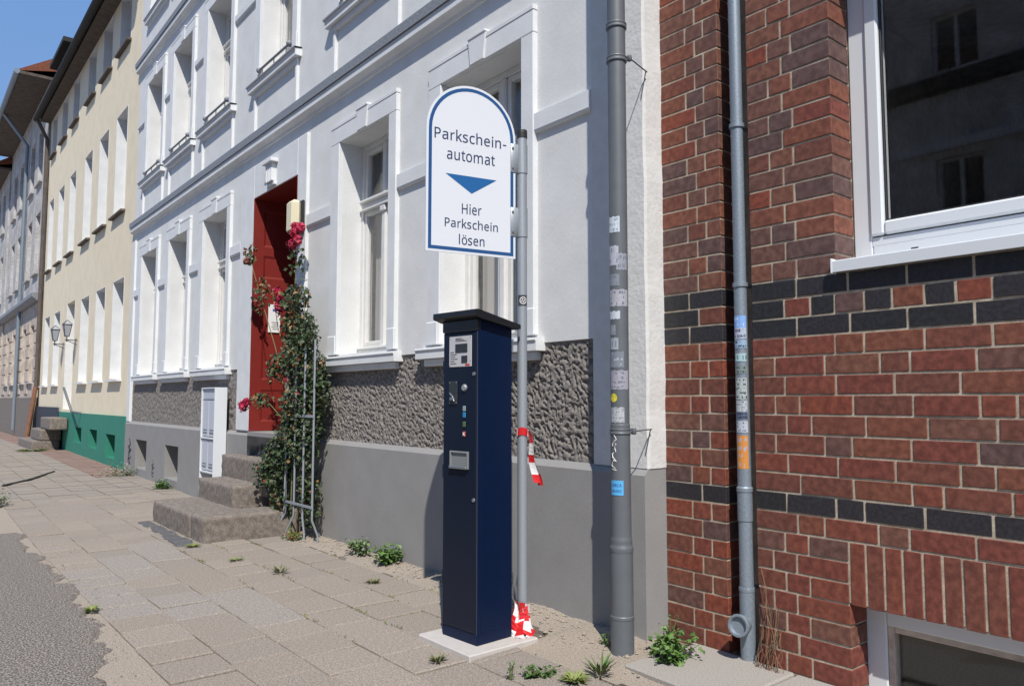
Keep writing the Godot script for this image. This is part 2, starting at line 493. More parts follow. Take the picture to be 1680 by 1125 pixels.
# the stucco dressing of one window of the white house
func dressing(w: Node, x0: float, x1: float, y0: float, y1: float, zw: float, hood: bool) -> void:
	var zs := zw + 0.035
	var b := 0.13
	var e := 0.004
	var st := mb()
	cbox(st, Vector3(x0 - b - 0.04, y0, zw - 0.02), Vector3(x0 - e, y1 + e, zs), 0.006)
	cbox(st, Vector3(x1 + e, y0, zw - 0.02), Vector3(x1 + b, y1 + e, zs), 0.006)
	cbox(st, Vector3(x0 - b - 0.04, y1 + e, zw - 0.02), Vector3(x1 + b, y1 + 0.15, zs), 0.003)
	cbox(st, Vector3(x0 - b - 0.045, y1 + 0.15, zw - 0.02), Vector3(x1 + b + 0.004, y1 + 0.185, zs + 0.004), 0.004)
	# thicker foot of the jambs
	cbox(st, Vector3(x1 + 0.02, y0, zs - 0.01), Vector3(x1 + b + 0.008, y0 + 0.17, zs + 0.008), 0.006)
	cbox(st, Vector3(x0 - b - 0.045, y0, zs - 0.01), Vector3(x0 - 0.02, y0 + 0.17, zs + 0.008), 0.006)
	obj("surround", st, M.white_trim, w)
	var xm := (x0 + x1) / 2.0
	var k := mb()
	var zk := zs + 0.014
	var p := [Vector2(xm - 0.075, y1 + 0.009), Vector2(xm + 0.075, y1 + 0.009), Vector2(xm + 0.1, y1 + 0.19), Vector2(xm - 0.1, y1 + 0.19)]
	Q(k, Vector3(p[0].x, p[0].y, zk), Vector3(p[1].x, p[1].y, zk), Vector3(p[2].x, p[2].y, zk), Vector3(p[3].x, p[3].y, zk), Vector3.BACK)
	for i in 4:
		var a: Vector2 = p[i]
		var c: Vector2 = p[(i + 1) % 4]
		var ed := c - a
		Q(k, Vector3(a.x, a.y, zk), Vector3(c.x, c.y, zk), Vector3(c.x, c.y, zw - 0.015), Vector3(a.x, a.y, zw - 0.015), Vector3(ed.y, -ed.x, 0))
	cbox(k, Vector3(xm - 0.105, y1 + 0.19, zw), Vector3(xm + 0.105, y1 + 0.21, zk + 0.006), 0.004)
	obj("keystone", k, M.white_trim, w)
	var s := mb()
	var xl := x0 - 0.27
	var xr := x1 + 0.19
	sweep_x(s, [Vector2(-0.2, y0), Vector2(zw + 0.075, y0 - 0.02), Vector2(zw + 0.08, y0 - 0.035), Vector2(zw + 0.07, y0 - 0.045), Vector2(zw + 0.07, y0 - 0.1), Vector2(-0.2, y0 - 0.1)], xl, xr)
	cbox(s, Vector3(xl + 0.06, y0 - 0.155, zw - 0.03), Vector3(xr - 0.05, y0 - 0.1, zw + 0.035), 0.008)
	obj("sill", s, M.white_trim, w)
	if hood:
		var zt := mb()
		sweep_x(zt, [Vector2(-0.18, y0 + 0.006), Vector2(zw + 0.088, y0 - 0.014), Vector2(zw + 0.088, y0 - 0.034), Vector2(zw + 0.084, y0 - 0.034), Vector2(zw + 0.084, y0 - 0.018), Vector2(-0.18, y0 + 0.002)], xl - 0.005, xr + 0.005)
		obj("sill_flashing", zt, M.zinc_dark, w)

# ------------------------------------------------------------------ the white house
func white_house() -> void:
	var h := thing("apartment_house", "white stucco house with grey plinth and red panelled doorway, beside the brick house", "house")
	var zw := -0.04
	var zb := -0.36
	var x0 := -14.17
	var x1 := -2.69
	var ground := [[-4.64, -3.71], [-6.31, -5.42], [-10.28, -9.36], [-11.88, -11.0], [-13.48, -12.6]]
	var upper := [[-4.64, -3.71], [-6.33, -5.42], [-8.38, -7.47], [-10.31, -9.4], [-11.93, -11.03], [-13.46, -12.57]]
	var holes := [[-8.45, -7.25, 0.87, 3.52], [-13.97, -8.87, 0.87, 1.6], [-7.03, -3.09, 0.87, 1.6]]
	for g in ground:
		holes.append([g[0], g[1], 1.65, 3.6])
	for g in upper:
		holes.append([g[0], g[1], 4.88, 6.5])
		holes.append([g[0], g[1], 7.72, 9.3])
	var st := mb()
	wall(st, x0, x1, 0.87, 10.4, zw, zb, holes)
	obj("wall", st, M.white, h)
	# shell: side walls, floors, back, roof
	st = mb()
	box(st, Vector3(x1 - 0.3, -0.2, -9.0), Vector3(x1, 10.4, zb - 0.001))
	box(st, Vector3(x0, -0.2, -9.0), Vector3(x0 + 0.3, 10.4, zb - 0.001))
	box(st, Vector3(x0 + 0.3, -0.2, -9.0), Vector3(x1 - 0.3, 10.4, -8.7))
	for y in [0.6, 4.1, 7.0, 10.1]:
		box(st, Vector3(x0 + 0.3, y, -8.7), Vector3(x1 - 0.3, y + 0.25, zb - 0.001))
	for x in [-5.0, -7.1, -8.8, -10.7, -12.2]:
		box(st, Vector3(x, 0.85, -3.2), Vector3(x + 0.1, 10.1, zb - 0.001))
	box(st, Vector3(x0 + 0.3, 0.85, -3.4), Vector3(x1 - 0.3, 10.1, -3.2))
	obj("side_walls", st, M.grey_house, h)
	st = mb()
	sweep_x(st, [Vector2(0.2, 10.4), Vector2(0.2, 10.55), Vector2(-4.6, 13.6), Vector2(-9.2, 10.55), Vector2(-9.2, 10.4)], x0, x1)
	obj("roof", st, M.roof_red, h)
	# plinth with cellar openings
	var cellar := [[-13.42, -12.74, 0.16, 0.61], [-11.72, -11.06, 0.13, 0.6]]
	st = mb()
	wall(st, x0, x1 + 0.004, -0.2, 0.85, 0.0, -0.36, cellar)
	sweep_x(st, [Vector2(-0.36, 0.85), Vector2(0.0, 0.85), Vector2(-0.035, 0.885), Vector2(-0.36, 0.9)], x0, -8.45)
	sweep_x(st, [Vector2(-0.36, 0.85), Vector2(0.0, 0.85), Vector2(-0.035, 0.885), Vector2(-0.36, 0.9)], -7.25, x1 + 0.004)
	obj("plinth", st, M.plinth, h)
	for c in cellar:
		var f := mb()
		bars(f, c[0], c[1], c[2], c[3], -0.3, -0.24, 0.04)
		var fo := obj("cellar_window", f, M.plinth, h)
		pane(fo, c[0] + 0.03, c[1] - 0.03, c[2] + 0.03, c[3] - 0.03, -0.27)
	rough_band(h, -13.97, -8.87, 0.87, 1.6, 0.02)
	rough_band(h, -7.03, -3.09, 0.87, 1.6, 0.0065)
	# string courses
	for yy in [0.0, 2.83]:
		st = mb()
		sweep_x(st, [Vector2(-0.1, 4.04 + yy), Vector2(-0.025, 4.045 + yy), Vector2(-0.018, 4.075 + yy), Vector2(0.02, 4.1 + yy), Vector2(0.034, 4.1 + yy), Vector2(0.034, 4.17 + yy), Vector2(-0.1, 4.2 + yy)], x0 - 0.01, -3.085 if yy == 0.0 else x1)
		obj("string_course", st, M.white_trim, h)
		st = mb()
		sweep_x(st, [Vector2(-0.05, 4.2 + yy), Vector2(0.05, 4.17 + yy), Vector2(0.05, 4.255 + yy), Vector2(-0.05, 4.275 + yy)], x0 - 0.014, -3.083 if yy == 0.0 else x1 + 0.001)
		obj("course_flashing", st, M.zinc_dark, h)
	# frieze strip and the pilaster strips
	st = mb()
	cbox(st, Vector3(-8.86, 0.9, zw - 0.01), Vector3(-8.45, 3.9, zw + 0.03), 0.006)
	cbox(st, Vector3(-7.25, 0.9, zw - 0.01), Vector3(-7.03, 3.9, zw + 0.03), 0.006)
	cbox(st, Vector3(-8.45, 3.52, zw - 0.01), Vector3(-7.25, 3.9, zw + 0.03), 0.006)
	obj("door_surround", st, M.white_trim, h)
	st = mb()
	cbox(st, Vector3(-14.165, 0.88, zw - 0.01), Vector3(-13.975, 3.95, zw + 0.03), 0.006)
	obj("corner_strip", st, M.white_trim, h)
	corner_pilaster(h)
	# impost bands between the windows
	for r in [[-3.58, -3.09, 2.94, 3.07], [-5.28, -4.82, 2.94, 3.07], [-7.02, -6.49, 2.94, 3.07], [-9.22, -8.87, 2.96, 3.09], [-10.86, -10.46, 2.96, 3.09], [-12.46, -12.06, 2.96, 3.09], [-13.97, -13.66, 2.96, 3.09],
			[-3.58, -3.09, 5.9, 6.0], [-5.28, -4.82, 5.9, 6.0], [-7.33, -6.51, 5.9, 6.0], [-9.26, -8.56, 5.9, 6.0], [-10.89, -10.49, 5.9, 6.0], [-12.43, -12.11, 5.9, 6.0], [-14.1, -13.64, 5.9, 6.0]]:
		st = mb()
		sweep_x(st, [Vector2(zw - 0.01, r[2]), Vector2(zw + 0.022, r[2]), Vector2(zw + 0.03, r[2] + 0.015), Vector2(zw + 0.03, r[3] - 0.01), Vector2(zw - 0.01, r[3])], r[0], r[1])
		obj("impost_band", st, M.white_trim, h)
	for g in ground:
		var w := casement(h, g[0], g[1], 1.65, 3.6, -0.235, 3.02)
		dressing(w, g[0], g[1], 1.65, 3.6, zw, false)
	for i in upper.size():
		var g: Array = upper[i]
		var w := casement(h, g[0], g[1], 4.88, 6.5, -0.235, 5.98)
		dressing(w, g[0], g[1], 4.88, 6.5, zw, true)
		# panel strips under the window
		for x in [g[0] - 0.17, g[1] + 0.09]:
			var ps := mb()
			cbox(ps, Vector3(x, 4.28, zw - 0.01), Vector3(x + 0.045, 4.78, zw + 0.03), 0.005)
			obj("sill_strip", ps, M.white_trim, w)
		# guard rail with knobs
		var rl := mb()
		tube(rl, [Vector3(g[0] + 0.02, 4.98, 0.005), Vector3(g[1] - 0.02, 4.98, 0.005)], 0.014, 0.014, 8)
		sphere(rl, Vector3(g[0] + 0.03, 4.98, 0.005), 0.035)
		sphere(rl, Vector3(g[1] - 0.03, 4.98, 0.005), 0.035)
		for x in [g[0] + 0.12, (g[0] + g[1]) / 2, g[1] - 0.12]:
			tube(rl, [Vector3(x, 4.86, 0.0), Vector3(x, 4.98, 0.005)], 0.008, 0.008, 6)
		obj("guard_rail", rl, M.zinc_dark, w)
		if i >= 2:
			var w3 := casement(h, g[0], g[1], 7.72, 9.3, -0.235, 8.8)
			dressing(w3, g[0], g[1], 7.72, 9.3, zw, true)
	doorway(h)

func corner_pilaster(h: Node) -> void:
	var st := mb()
	# uneven rendered corner strip, its right side turned to the sun
	var ys := []
	for i in 61:
		ys.append(0.885 + i * 0.155)
	var jr := RandomNumberGenerator.new()
	jr.seed = 5
	var off := []
	for i in ys.size():
		off.append(jr.randf_range(-0.004, 0.004))
	for i in ys.size() - 1:
		var a: float = ys[i]
		var b: float = ys[i + 1]
		var xa: float = -2.682 + off[i]
		var xb: float = -2.682 + off[i + 1]
		Q(st, Vector3(-3.085, a, -0.028), Vector3(xa - 0.012, a, -0.028), Vector3(xb - 0.012, b, -0.028), Vector3(-3.085, b, -0.028), Vector3.BACK)
		Q(st, Vector3(xa - 0.012, a, -0.028), Vector3(xa, a, -0.04), Vector3(xb, b, -0.04), Vector3(xb - 0.012, b, -0.028), Vector3(1, 0, 1))
		Q(st, Vector3(xa, a, -0.04), Vector3(xa, a, -0.3), Vector3(xb, b, -0.3), Vector3(xb, b, -0.04), Vector3.RIGHT)
	Q(st, Vector3(-3.085, 0.885, -0.028), Vector3(-3.085, 10.18, -0.028), Vector3(-3.085, 10.18, -0.2), Vector3(-3.085, 0.885, -0.2), Vector3.LEFT)
	obj("corner_pilaster", st, M.roughcast, h)

func rough_band(h: Node, xa: float, xb: float, ya: float, yb: float, cell: float) -> void:
	var n := FastNoiseLite.new()
	n.seed = 7
	n.frequency = 1.0
	n.fractal_octaves = 3
	n.noise_type = FastNoiseLite.TYPE_SIMPLEX_SMOOTH
	var nx := int((xb - xa) / cell)
	var ny := int((yb - ya) / cell)
	var st := mb(true)
	var P := []
	for j in ny + 1:
		var row := []
		for i in nx + 1:
			var x := lerpf(xa, xb, float(i) / nx)
			var y := lerpf(ya, yb, float(j) / ny)
			# chisel strokes run down to the right, with deep pits between the flat plates
			var u := (x - y) * 0.7071
			var v := (x + y) * 0.7071
			var wob := n.get_noise_2d(u * 5.0 + 11.0, v * 5.0) * 0.04
			var e := minf(minf(x - xa, xb - x), minf(y - ya, yb - y))
			var k := clampf(e / 0.03, 0.0, 1.0)
			var p := n.get_noise_2d(u * 19.0 + wob * 12.0, v * 36.0 + wob * 28.0)
			var d := -0.017 * smoothstep(0.05, 0.27, p) + 0.006 * n.get_noise_2d(u * 8.0 + 50.0, v * 14.0) + 0.0035 * n.get_noise_2d(u * 45.0, v * 60.0)
			row.append(Vector3(x, y, -0.05 + d * (0.25 + 0.75 * k)))
		P.append(row)
	for j in ny:
		for i in nx:
			Q(st, P[j][i], P[j][i + 1], P[j + 1][i + 1], P[j + 1][i], Vector3.BACK)
	var o := obj("rough_plaster", st, M.rustic, h)
	var b := mb()
	box(b, Vector3(xa, ya, -0.34), Vector3(xb, yb, -0.1))
	obj("backing", b, M.rustic, o)

func doorway(h: Node) -> void:
	var x0 := -8.45
	var x1 := -7.25
	var zb := -0.95
	# jamb lining of red wood with sunk panels, soffit, leaf at the back
	var st := mb()
	var ys := [0.9, 1.0, 1.36, 1.47, 2.5, 2.62, 2.88, 2.98, 3.4, 3.52]
	var zs := [-0.01, -0.13, -0.62, -0.7]
	var hx := [x0 + 0.012, x1 - 0.012]
	for s in 2:
		var n := Vector3.RIGHT if s == 0 else Vector3.LEFT
		var x: float = hx[s]
		var sx: float = x - 0.009 if s == 0 else x + 0.009
		for i in 3:
			for j in ys.size() - 1:
				var a: float = ys[j]
				var b: float = ys[j + 1]
				var za: float = zs[i]
				var zc: float = zs[i + 1]
				if i == 1 and j % 2 == 1:
					var q := 0.025
					Q(st, Vector3(sx, a + q, za - q), Vector3(sx, b - q, za - q), Vector3(sx, b - q, zc + q), Vector3(sx, a + q, zc + q), n)
					Q(st, Vector3(x, a, za), Vector3(x, b, za), Vector3(sx, b - q, za - q), Vector3(sx, a + q, za - q), n)
					Q(st, Vector3(x, a, zc), Vector3(x, b, zc), Vector3(sx, b - q, zc + q), Vector3(sx, a + q, zc + q), n)
					Q(st, Vector3(x, a, za), Vector3(x, a, zc), Vector3(sx, a + q, zc + q), Vector3(sx, a + q, za - q), n)
					Q(st, Vector3(x, b, za), Vector3(x, b, zc), Vector3(sx, b - q, zc + q), Vector3(sx, b - q, za - q), n)
				else:
					Q(st, Vector3(x, a, za), Vector3(x, b, za), Vector3(x, b, zc), Vector3(x, a, zc), n)
	Q(st, Vector3(x0 + 0.012, 3.51, -0.01), Vector3(x1 - 0.012, 3.51, -0.01), Vector3(x1 - 0.012, 3.51, zb), Vector3(x0 + 0.012, 3.51, zb), Vector3.DOWN)
	Q(st, Vector3(x0, 0.9, -0.01), Vector3(x0 + 0.012, 0.9, -0.01), Vector3(x0 + 0.012, 3.52, -0.01), Vector3(x0, 3.52, -0.01), Vector3.BACK)
	var d := obj("door", st, M.door_red, h)
	st = mb()
	box(st, Vector3(x0 - 0.2, 0.6, -0.95), Vector3(x0, 3.8, -0.362))
	box(st, Vector3(x1, 0.6, -0.95), Vector3(x1 + 0.2, 3.8, -0.362))
	box(st, Vector3(x0, 3.52, -0.95), Vector3(x1, 3.8, -0.362))
	box(st, Vector3(x0, 0.6, -0.95), Vector3(x1, 0.895, 0.0))
	obj("jamb_wall", st, M.plinth, d)
	st = mb()
	box(st, Vector3(x0, 0.895, -0.78), Vector3(x1, 3.52, -0.72))
	for r in [[x0 + 0.1, x0 + 0.55, 1.0, 1.5], [x0 + 0.65, x1 - 0.1, 1.0, 1.5], [x0 + 0.1, x0 + 0.55, 1.6, 2.8], [x0 + 0.65, x1 - 0.1, 1.6, 2.8]]:
		bars(st, r[0], r[1], r[2], r[3], -0.72, -0.7, 0.05)
	var leaf := obj("door_leaf", st, M.door_red, d)
	st = mb()
	tube(st, [Vector3(x1 - 0.7, 1.85, -0.7), Vector3(x1 - 0.7, 1.85, -0.65), Vector3(x1 - 0.6, 1.85, -0.65)], 0.01, 0.01, 8)
	obj("door_handle", st, M.steel, leaf)
	# carved bracket over the door
	st = mb()
	cbox(st, Vector3(-8.03, 3.78, -0.04), Vector3(-7.77, 3.82, 0.07), 0.006)
	for i in 4:
		cbox(st, Vector3(-7.99 + i * 0.047, 3.58, -0.02), Vector3(-7.955 + i * 0.047, 3.78, 0.045), 0.008)
	cbox(st, Vector3(-8.0, 3.54, -0.03), Vector3(-7.8, 3.58, 0.02), 0.006)
	obj("door_bracket", st, M.white_trim, h)

# ------------------------------------------------------------------ the brick house
const COURSE := 0.0903
const COURSE0 := 0.006

func brick(parent: Node, x0: float, x1: float, y0: float, y1: float, zf: float, depth: float, m: Material, called := "brick") -> void:
	var j := 0.0055
	var l := snappedf(x1 - x0 - 2 * j, 0.002)
	var hh := snappedf(y1 - y0 - 2 * j, 0.004)
	var v := rng.randi() % 3
	var key := "%.3f/%.3f/%.2f/%d" % [l, hh, depth, v]
	if not brick_cache.has(key):
		var st := mb()
		cbox(st, Vector3(-l / 2, -hh / 2, -depth / 2), Vector3(l / 2, hh / 2, depth / 2), 0.0022, 0.0009)
		st.generate_normals()
		brick_cache[key] = st.commit()
	var o := inst(called, brick_cache[key], m, parent)
	o.position = Vector3((x0 + x1) / 2, (y0 + y1) / 2, zf - depth / 2 + rng.randf_range(-0.0004, 0.0022))

func red() -> Material:
	return M.browns[rng.randi() % 6] if rng.randf() < 0.35 else M.reds[rng.randi() % 6]

func kiln(k: int) -> Material:
	# the upper courses came from a browner firing
	var p := 0.8 if k > 19 else 0.25
	return M.browns[rng.randi() % 6] if rng.randf() < p else M.reds[rng.randi() % 6]

func dark() -> Material:
	return M.darks[rng.randi() % 2]

# bricks beyond the picture's edge: one mesh per colour
func far_brick(sts: Array, x0: float, x1: float, y0: float, y1: float, zf: float, depth: float, di := -1) -> void:
	var st: SurfaceTool = sts[di if di >= 0 else rng.randi() % (sts.size() - 1)]
	var j := 0.0055
	box(st, Vector3(x0 + j, y0 + j, zf - depth), Vector3(x1 - j, y1 - j, zf + rng.randf_range(-0.002, 0.0015)))

func brick_house() -> void:
	var h := thing("brick_house", "dark red clinker brick house with black brick bands and white plastic window", "house")
	var zf := -0.17
	var zm := zf - 0.0028
	var xs := -2.14           # left edge of the main wall, right edge of the pipe slot
	var wx := -1.70            # window opening
	var st := mb()
	var wtop := COURSE0 + COURSE * 37
	wall(st, xs + 0.007, 2.6, -0.2, 9.0, zm, -0.55, [[wx - 0.007, 0.1, COURSE0 + COURSE * 20, wtop + 0.007], [-1.691, -0.4, -0.2, 0.376]])
	box(st, Vector3(-2.685, -0.2, -0.55), Vector3(-2.31, 9.0, zm))
	box(st, Vector3(-2.31, -0.2, -0.55), Vector3(xs + 0.007, 9.0, -0.335))
	var wl := obj("wall", st, M.mortar, h)
	st = mb()
	box(st, Vector3(-2.68, -0.2, -9.0), Vector3(-2.4, 9.0, -0.551))
	box(st, Vector3(2.3, -0.2, -9.0), Vector3(2.6, 9.0, -0.551))
	box(st, Vector3(-2.4, -0.2, -9.0), Vector3(2.3, 9.0, -8.7))
	box(st, Vector3(-2.4, 1.1, -8.7), Vector3(2.3, 1.35, -0.551))
	box(st, Vector3(-2.4, 3.9, -8.7), Vector3(2.3, 4.1, -0.551))
	box(st, Vector3(-2.4, 8.8, -8.7), Vector3(2.3, 9.0, -0.551))
	obj("side_walls", st, M.grey_house, h)
	st = mb()
	sweep_x(st, [Vector2(0.1, 9.0), Vector2(0.1, 9.15), Vector2(-4.6, 12.2), Vector2(-9.2, 9.15), Vector2(-9.2, 9.0)], -2.68, 2.6)
	obj("roof", st, M.roof_red, h)
	var pil := group_node("pillar", h)
	var sts := [mb(), mb(), mb(), mb()]
	# pillar
	for k in range(-2, 99):
		var y0 := COURSE0 + COURSE * k
		var y1 := y0 + COURSE
		var js := [-2.69, -2.45, -2.305] if k % 2 == 0 else [-2.69, -2.512, -2.395, -2.305]
		if k in [19, 17, 8]:
			js = [-2.69, -2.512, -2.305] if k != 8 else [-2.69, -2.45, -2.305]
		for i in js.size() - 1:
			var dk: bool = k in [19, 17, 8] or k == 18 and i == 0
			var dp := 0.12 if i == js.size() - 2 else 0.06
			if k >= 0 and k < 39:
				brick(pil, js[i], js[i + 1] + (0.0055 if i == js.size() - 2 else 0.0), y0, y1, zf, dp, dark() if dk else kiln(k))
			else:
				far_brick(sts, js[i], js[i + 1], y0, y1, zf, dp)
	# main wall: joints read course by course
	var rows := {
		0: [-1.993, -1.867], 1: [-2.046, -1.93], 2: [-1.988, -1.871], 3: [-2.049, -1.931], 4: [-1.986, -1.866], 5: [-2.049, -1.93], 6: [-1.987, -1.87],
		7: [-1.92, -1.791, -1.551, -1.426, -1.178], 8: [-1.974, -1.734, -1.608, -1.363, -1.117], 9: [-1.9, -1.653, -1.408, -1.288, -1.048],
		10: [-1.962, -1.719, -1.472, -1.223, -1.101], 11: [-2.022, -1.776, -1.654, -1.404, -1.157], 12: [-1.963, -1.838, -1.589, -1.337, -1.087],
		13: [-2.019, -1.895, -1.643, -1.391, -1.144, -1.018], 14: [-1.967, -1.717, -1.464, -1.21], 15: [-2.018, -1.768, -1.521, -1.398, -1.148],
		16: [-1.964, -1.715, -1.586, -1.337, -1.09], 17: [-1.898, -1.646, -1.4, -1.149], 18: [-1.962, -1.83, -1.713, -1.58, -1.462, -1.333, -1.213, -1.084],
		19: [-1.896, -1.651, -1.398, -1.145]}
	for k in range(-2, 99):
		var y0 := COURSE0 + COURSE * k
		var y1 := y0 + COURSE
		var js: Array = [xs]
		if rows.has(k):
			js.append_array(rows[k])
		elif k % 2 == 0:
			js.append_array([-2.018, -1.892])
		else:
			js.append(-1.945)
		var stop := 2.6
		if k < 7:
			stop = -1.684
		elif k >= 20 and k < 37:
			stop = wx
		if k >= 7 and k < 20 or k >= 37:
			var nxt: float = js[-1]
			while nxt + 0.25 < stop:
				nxt += 0.126 if k == 18 else 0.25
				js.append(nxt)
		js.append(stop)
		for i in js.size() - 1:
			var a: float = js[i]
			var b: float = js[i + 1]
			var dk: bool = k in [8, 17, 19] or k == 18 and i % 2 == 0
			var last: bool = b == stop and stop < 0.0
			var dp := 0.06
			if last:
				dp = 0.17 if k >= 20 else 0.14 if k < 4 else 0.06
			if a < -0.9 and k >= 0 and k < 37:
				brick(wl, a, b + (0.0055 if last and (k >= 20 or k < 4) else 0.0), y0, y1, zf, dp, dark() if dk else kiln(k))
			else:
				far_brick(sts, a, b, y0, y1, zf, dp, 3 if dk else -1)
		if k >= -2 and k < 37 and (k < 7 or k >= 20):   # right of the openings, outside the picture
			var x := 0.1 if k >= 20 else -0.4
			while x < 2.5:
				far_brick(sts, x, x + 0.25, y0, y1, zf, 0.1)
				x += 0.25
	# upright course over the cellar window
	var sx := [-1.684, -1.61, -1.533, -1.457, -1.379, -1.305, -1.231, -1.154, -1.079, -1.003, -0.927, -0.851, -0.775, -0.7, -0.624, -0.548, -0.472, -0.396]
	for i in sx.size() - 1:
		brick(wl, sx[i], sx[i + 1], 0.3635, COURSE0 + COURSE * 7, zf, 0.14, M.reds[[0, 1, 3, 4][rng.randi() % 4]])
	for i in 4:
		stuff(obj("brickwork", sts[i], [M.reds[0], M.browns[0], M.browns[2], M.darks[0]][i], wl))
	# white plastic window
	st = mb()
	bars(st, wx - 0.002, 0.1, 1.862, wtop, -0.42, -0.345, 0.085, 0.006)
	box(st, Vector3(wx + 0.083, 1.94, -0.419), Vector3(0.015, 1.978, -0.346))
	var w := obj("window", st, M.pvc, h)
	st = mb()
	bars(st, -1.622, -0.8, 1.985, wtop - 0.08, -0.415, -0.332, 0.062, 0.009)
	obj("sash", st, M.pvc, w)
	st = mb()
	bars(st, -0.796, 0.03, 1.985, wtop - 0.08, -0.415, -0.332, 0.062, 0.009)
	obj("sash", st, M.pvc, w)
	st = mb()
	bars(st, -1.563, -0.859, 2.044, wtop - 0.139, -0.37, -0.352, 0.012, 0.002)
	obj("gasket", st, M.black_metal, w)
	pane(w, -1.555, -0.865, 2.05, wtop - 0.14, -0.365)
	pane(w, -0.735, -0.03, 2.045, wtop - 0.14, -0.365)
	st = mb()
	cbox(st, Vector3(-1.45, 1.903, -0.346), Vector3(-1.42, 1.909, -0.3445), 0.0005)
	obj("drain_slot", st, M.black_metal, w)
	st = mb()
	sweep_x(st, [Vector2(-0.34, 1.868), Vector2(-0.34, 1.878), Vector2(-0.135, 1.862), Vector2(-0.132, 1.858), Vector2(-0.132, 1.811), Vector2(-0.137, 1.809), Vector2(-0.139, 1.85)], -1.7, 0.12)
	cbox(st, Vector3(-1.708, 1.806, -0.167), Vector3(-1.699, 1.872, -0.13), 0.002)
	box(st, Vector3(-1.69, 1.815, -0.34), Vector3(0.1, 1.86, -0.18))
	obj("window_sill", st, M.pvc, w)
	# cellar window
	st = mb()
	bars(st, -1.69, -0.4, -0.2, 0.366, -0.37, -0.31, 0.09, 0.006)
	var cw := obj("cellar_window", st, M.pvc, h)
	st = mb()
	bars(st, -1.6, -0.49, -0.15, 0.28, -0.366, -0.318, 0.03, 0.004)
	obj("sash", st, M.beige_house, cw)
	pane(cw, -1.58, -0.5, -0.15, 0.26, -0.34)

# ------------------------------------------------------------------ plain houses along the street
func simple_window(parent: Node, x0: float, x1: float, y0: float, y1: float, zf: float, lining: Material, sill_m: Material) -> void:
	var st := mb()
	var z0 := zf - 0.2
	bars(st, x0 + 0.003, x1 - 0.003, y0, y1, z0 - 0.06, z0, 0.06)
	var xm := (x0 + x1) / 2
	cbox(st, Vector3(xm - 0.04, y0 + 0.06, z0 - 0.05), Vector3(xm + 0.04, y1 - 0.06, z0 + 0.012), 0.005)
	cbox(st, Vector3(x0 + 0.063, lerpf(y0, y1, 0.7) - 0.03, z0 - 0.05), Vector3(xm - 0.04, lerpf(y0, y1, 0.7) + 0.03, z0 + 0.008), 0.005)
	cbox(st, Vector3(xm + 0.04, lerpf(y0, y1, 0.7) - 0.03, z0 - 0.05), Vector3(x1 - 0.063, lerpf(y0, y1, 0.7) + 0.03, z0 + 0.008), 0.005)
	var w := obj("window", st, M.timber_white, parent)
	pane(w, x0 + 0.06, xm - 0.03, y0 + 0.06, y1 - 0.06, z0 - 0.03)
	pane(w, xm + 0.03, x1 - 0.06, y0 + 0.06, y1 - 0.06, z0 - 0.03)
	st = mb()
	box(st, Vector3(x0 - 0.05, y0 - 0.05, z0 - 0.35), Vector3(x1 + 0.05, y1 + 0.05, z0 - 0.3))
	obj("curtain", st, M.curtain, w)
	if lining:
		st = mb()
		var t := 0.012
		box(st, Vector3(x0, y0 + t, z0), Vector3(x0 + t, y1 - t, zf + 0.004))
		box(st, Vector3(x1 - t, y0 + t, z0), Vector3(x1, y1 - t, zf + 0.004))
		box(st, Vector3(x0, y1 - t, z0), Vector3(x1, y1, zf + 0.004))
		obj("reveal", st, lining, w)
	st = mb()
	sweep_x(st, [Vector2(z0, y0 + 0.012), Vector2(zf + 0.08, y0 - 0.015), Vector2(zf + 0.08, y0 - 0.05), Vector2(z0, y0 - 0.05)], x0 - 0.06, x1 + 0.06)
	obj("sill", st, sill_m, w)

func shell(h: Node, x0: float, x1: float, top: float, zb: float, m: Material) -> void:
	var st := mb()
	box(st, Vector3(x0, -0.2, -9.0), Vector3(x0 + 0.3, top, zb - 0.001))
	box(st, Vector3(x1 - 0.3, -0.2, -9.0), Vector3(x1, top, zb - 0.001))
	box(st, Vector3(x0 + 0.3, -0.2, -9.0), Vector3(x1 - 0.3, top, -8.7))
	box(st, Vector3(x0 + 0.3, top - 0.2, -8.7), Vector3(x1 - 0.3, top, zb - 0.001))
	for y in [0.8, 3.9]:
		box(st, Vector3(x0 + 0.3, y, -8.7), Vector3(x1 - 0.3, y + 0.2, zb - 0.001))
	obj("side_walls", st, m, h)

